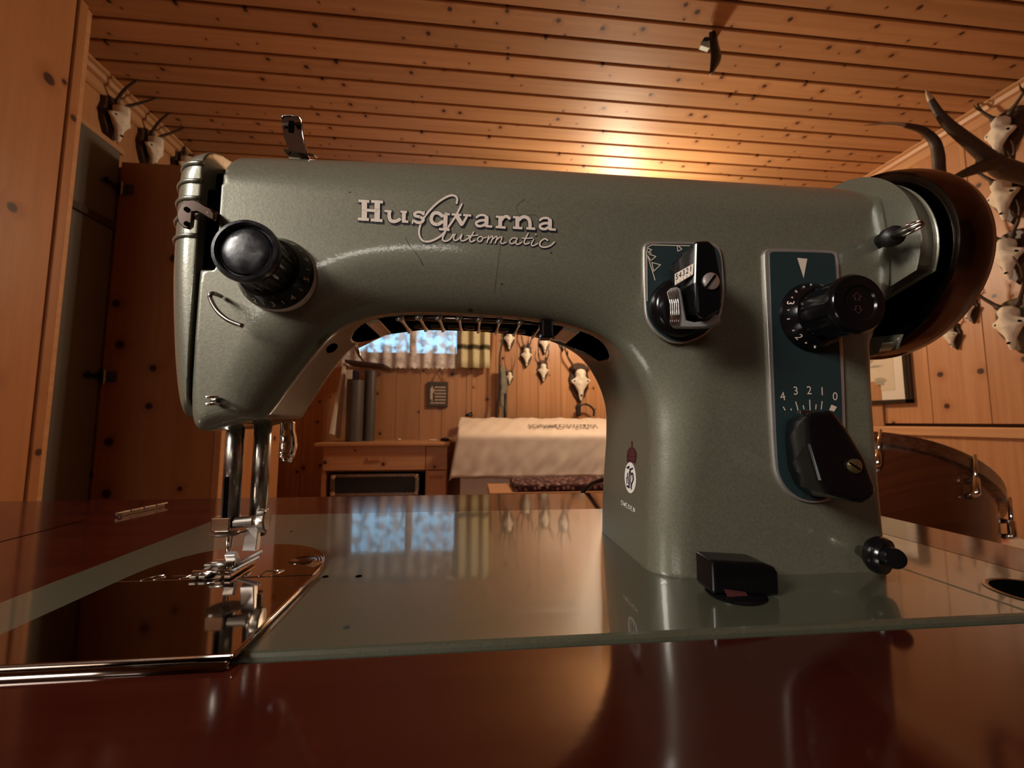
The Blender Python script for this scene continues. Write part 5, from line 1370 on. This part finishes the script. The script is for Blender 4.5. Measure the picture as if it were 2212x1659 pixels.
def husq():
    G_ = {}
    G_['H'] = slab(240, 152, 100, 25)+slab(362, 158, 108, 25)+slab(236, 318, 102, 27)+slab(358, 328, 108, 27)+bar(246, 155, 244, 318, 50)+bar(364, 160, 362, 328, 50)+slab(303, 238, 110, 26)
    G_['u'] = slab(462, 244, 66, 20)+slab(606, 250, 60, 20)+ribbon(sm([(474, 246), (474, 300), (490, 332), (530, 338), (570, 318)]), 32)+bar(608, 252, 606, 338, 36)+slab(620, 340, 58, 22)
    G_['s'] = ribbon(sm([(786, 272), (772, 258), (735, 252), (706, 268), (714, 288), (755, 298), (786, 318), (772, 344), (735, 350), (704, 334)]), 26)+bar(794, 246, 790, 278, 14)+bar(690, 322, 686, 356, 14)
    G_['q'] = ribbon(sm([(960, 290), (925, 262), (880, 266), (858, 312), (872, 352), (915, 366), (960, 340)]), 32)+bar(990, 268, 986, 404, 38)+slab(978, 412, 96, 22)+slab(1002, 272, 56, 18)
    G_['v'] = slab(1090, 276, 90, 20)+slab(1188, 282, 74, 20)+bar(1088, 280, 1138, 366, 38)+bar(1188, 286, 1142, 370, 22)
    G_['a'] = ribbon(sm([(1272, 302), (1300, 282), (1345, 282), (1372, 306)]), 22)+bar(1366, 300, 1364, 376, 36)+slab(1390, 384, 56, 20)+ribbon(sm([(1360, 328), (1310, 330), (1270, 350), (1282, 378), (1322, 380), (1360, 356)]), 24)
    G_['r'] = slab(1480, 296, 62, 20)+bar(1492, 298, 1488, 384, 36)+slab(1494, 392, 92, 22)+ribbon(sm([(1500, 330), (1522, 300), (1552, 292), (1576, 312)]), 28)
    G_['n'] = slab(1634, 300, 54, 20)+bar(1648, 302, 1646, 392, 36)+slab(1650, 398, 88, 22)+ribbon(sm([(1656, 330), (1690, 300), (1730, 300), (1758, 330), (1764, 392)]), 32)+slab(1770, 404, 84, 22)
    G_['z'] = ribbon(sm([(1852, 328), (1880, 308), (1925, 308), (1952, 332)]), 22)+bar(1946, 326, 1946, 404, 36)+slab(1970, 412, 60, 20)+ribbon(sm([(1940, 356), (1890, 356), (1854, 376), (1864, 402), (1902, 408), (1940, 384)]), 24)
    return G_
def grow(quads_, g):
    out = []
    for q_ in quads_:
        cx = sum(p_[0] for p_ in q_)/4; cy = sum(p_[1] for p_ in q_)/4
        e0 = (q_[1][0]-q_[0][0]+q_[2][0]-q_[3][0], q_[1][1]-q_[0][1]+q_[2][1]-q_[3][1]); e1 = (q_[3][0]-q_[0][0]+q_[2][0]-q_[1][0], q_[3][1]-q_[0][1]+q_[2][1]-q_[1][1])
        l0 = math.hypot(*e0) or 1; l1 = math.hypot(*e1) or 1
        sgs = ((-1, -1), (1, -1), (1, 1), (-1, 1))
        out.append([(p_[0]+g*(s0_*e0[0]/l0+s1__*e1[0]/l1), p_[1]+g*(s0_*e0[1]/l0+s1__*e1[1]/l1)) for p_, (s0_, s1__) in zip(q_, sgs)])
    return out
HQ = husq()
for k_, qs in HQ.items():
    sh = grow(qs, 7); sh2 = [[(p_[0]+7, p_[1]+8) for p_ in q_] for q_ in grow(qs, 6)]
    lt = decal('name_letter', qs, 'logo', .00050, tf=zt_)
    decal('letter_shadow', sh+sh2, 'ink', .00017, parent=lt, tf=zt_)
AUT = [(sm([(1090, 172), (1096, 130), (1072, 102), (1020, 104), (930, 155), (840, 240), (775, 330), (748, 410), (752, 475), (785, 516), (840, 520), (900, 498), (960, 458), (1010, 395), (1075, 300), (1138, 178)]), 17),
       (sm([(990, 432), (965, 480), (965, 508), (990, 518), (1030, 500), (1062, 455)]), 13),
       (sm([(1078, 452), (1062, 490), (1076, 512), (1108, 498), (1140, 455), (1128, 500), (1148, 515), (1185, 500), (1215, 470)]), 11),
       (sm([(1248, 432), (1212, 500), (1225, 524), (1262, 508)]), 11), (sm([(1182, 466), (1230, 468), (1290, 462)]), 9),
       (sm([(1300, 476), (1282, 496), (1290, 520), (1316, 518), (1330, 494), (1318, 476), (1300, 476)]), 10), (sm([(1330, 486), (1350, 488), (1368, 478)]), 8),
       (sm([(1385, 468), (1368, 534)]), 10), (sm([(1378, 505), (1405, 476), (1422, 478), (1404, 536)]), 10), (sm([(1412, 508), (1446, 478), (1462, 482), (1444, 538)]), 10), (sm([(1452, 510), (1490, 480), (1506, 486), (1494, 528), (1512, 540), (1545, 528)]), 10),
       (sm([(1640, 490), (1604, 490), (1578, 518), (1592, 542), (1626, 528), (1650, 490), (1634, 530), (1650, 548), (1690, 528)]), 10),
       (sm([(1748, 444), (1712, 516), (1720, 544), (1758, 534)]), 11), (sm([(1690, 490), (1740, 492), (1790, 488)]), 9),
       (sm([(1798, 500), (1776, 545), (1792, 560), (1836, 538)]), 10), (sm([(1816, 456), (1820, 460)]), 12),
       (sm([(1928, 512), (1900, 496), (1862, 520), (1854, 556), (1888, 574), (1945, 562), (1988, 526)]), 12)]
for pth, wd in AUT:
    q_ = ribbon(pth, wd*1.12, 12); o__ = decal('script_stroke', q_, 'logo', .00036, tf=zt_)
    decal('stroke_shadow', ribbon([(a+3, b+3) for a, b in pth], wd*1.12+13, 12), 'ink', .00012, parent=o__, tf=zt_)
# crest: crown, roundel with black-letter H, country name
cr_ = lambda p_: (1310+p_[0]*.11458, 930+p_[1]*.11458)
def ell(cx, cy, rx, ry, n=22, tilt=0): return [(cx+rx*math.cos(2*PI*k_/n)+tilt*ry*math.sin(2*PI*k_/n), cy+ry*math.sin(2*PI*k_/n)) for k_ in range(n)]
def fan(P_, c_): return [[c_, P_[i], P_[(i+1) % len(P_)]] for i in range(len(P_))]
rd = decal('crest_roundel', fan(ell(458, 890, 108, 294, tilt=.02), (458, 890)), 'whiteprint', .00020, tf=cr_)
decal('crest_letter', ribbon([(398, 700), (440, 675), (425, 715), (400, 700)], 22)+ribbon([(455, 740), (505, 715)], 34)+ribbon(sm([(412, 800), (405, 870), (396, 1000)]), 15)+ribbon([(385, 905), (415, 880)], 14)+ribbon(sm([(455, 760), (438, 880), (436, 1000), (440, 1040), (420, 1062)]), 20)+ribbon([(400, 1045), (440, 1075)], 34)+ribbon(sm([(468, 770), (470, 880), (458, 1010)]), 12)+ribbon(sm([(470, 850), (500, 800), (515, 860), (512, 940), (485, 1010), (478, 1080)]), 22)+ribbon([(478, 1080), (482, 1110)], 16), 'ink', .00034, parent=rd, tf=cr_)
cw = [(400, 620), (392, 560), (386, 470), (395, 390), (425, 335), (468, 310), (475, 250), (468, 215), (485, 195), (500, 215), (496, 250), (500, 310), (540, 340), (570, 400), (580, 480), (560, 570), (548, 640), (520, 610), (460, 590)]
decal('crest_crown', fan(cw, (485, 470)), 'maroon', .00015, tf=cr_)
decal('crest_crown_lines', ribbon(sm([(400, 600), (430, 420), (470, 340)]), 8)+ribbon(sm([(550, 600), (545, 420), (500, 330)]), 8)+ribbon([(396, 560), (560, 590)], 10)+ribbon([(388, 480), (575, 500)], 7), 'ink', .00022, tf=cr_)
L5 = {'S': [[(28, 4), (14, 0), (4, 10), (6, 28), (24, 44), (26, 62), (14, 72), (2, 66)]], 'W': [[(0, 0), (8, 72), (16, 20), (24, 72), (32, 0)]], 'E': [[(28, 0), (4, 0), (4, 72), (28, 72)], [(4, 35), (22, 35)]],
      'D': [[(4, 0), (4, 72), (18, 70), (28, 50), (28, 22), (18, 2), (4, 0)]], 'N': [[(3, 72), (3, 0), (27, 72), (27, 0)]]}
qs = []
for i_, ch in enumerate('SWEDEN'):
    ox = 290+i_*46.; oy = 1312+i_*27.
    for st_ in L5[ch]: qs += ribbon([(ox+a*1.12, oy+b*1.12+a*.55) for a, b in st_], 9)
decal('country_lettering', qs, 'whiteprint', .00045, tf=cr_)
# scratches and hairs
decal('hairline_scratch', ribbon(sm([(625, 480), (650, 545), (720, 630), (760, 690), (780, 735)]), 4.5), 'ink', .00010, tf=zt_)
decal('hairline_scratch', ribbon(sm([(1720, 125), (1640, 195), (1670, 270), (1800, 272), (1835, 300)]), 3.2), 'seam', .00010, tf=zt_)
decal('hairline_scratch', ribbon(sm([(1497, 410), (1485, 600), (1450, 850), (1438, 980)]), 3.0), 'seam', .00010, tf=zt_)
decal('hairline_scratch', ribbon(sm([(1855, 440), (1868, 520), (1860, 600)]), 3.0), 'seam', .00010, tf=zt_)
decal('chip', fan(ell(1958, 622, 10, 10, 10), (1958, 622)), 'maroon', .00012, tf=zt_)
decal('chip', fan(ell(1505, 907, 13, 5, 10), (1505, 907)), 'ink', .00012, tf=zt_)
decal('chip', fan(ell(110, 65, 12, 4, 8), (110, 65)), 'ink', .00012, tf=zt_)
decal('screw_dot', fan(ell(1217, 1150, 24, 15, 14), (1217, 1150)), 'maroon', .00015, tf=zt_)
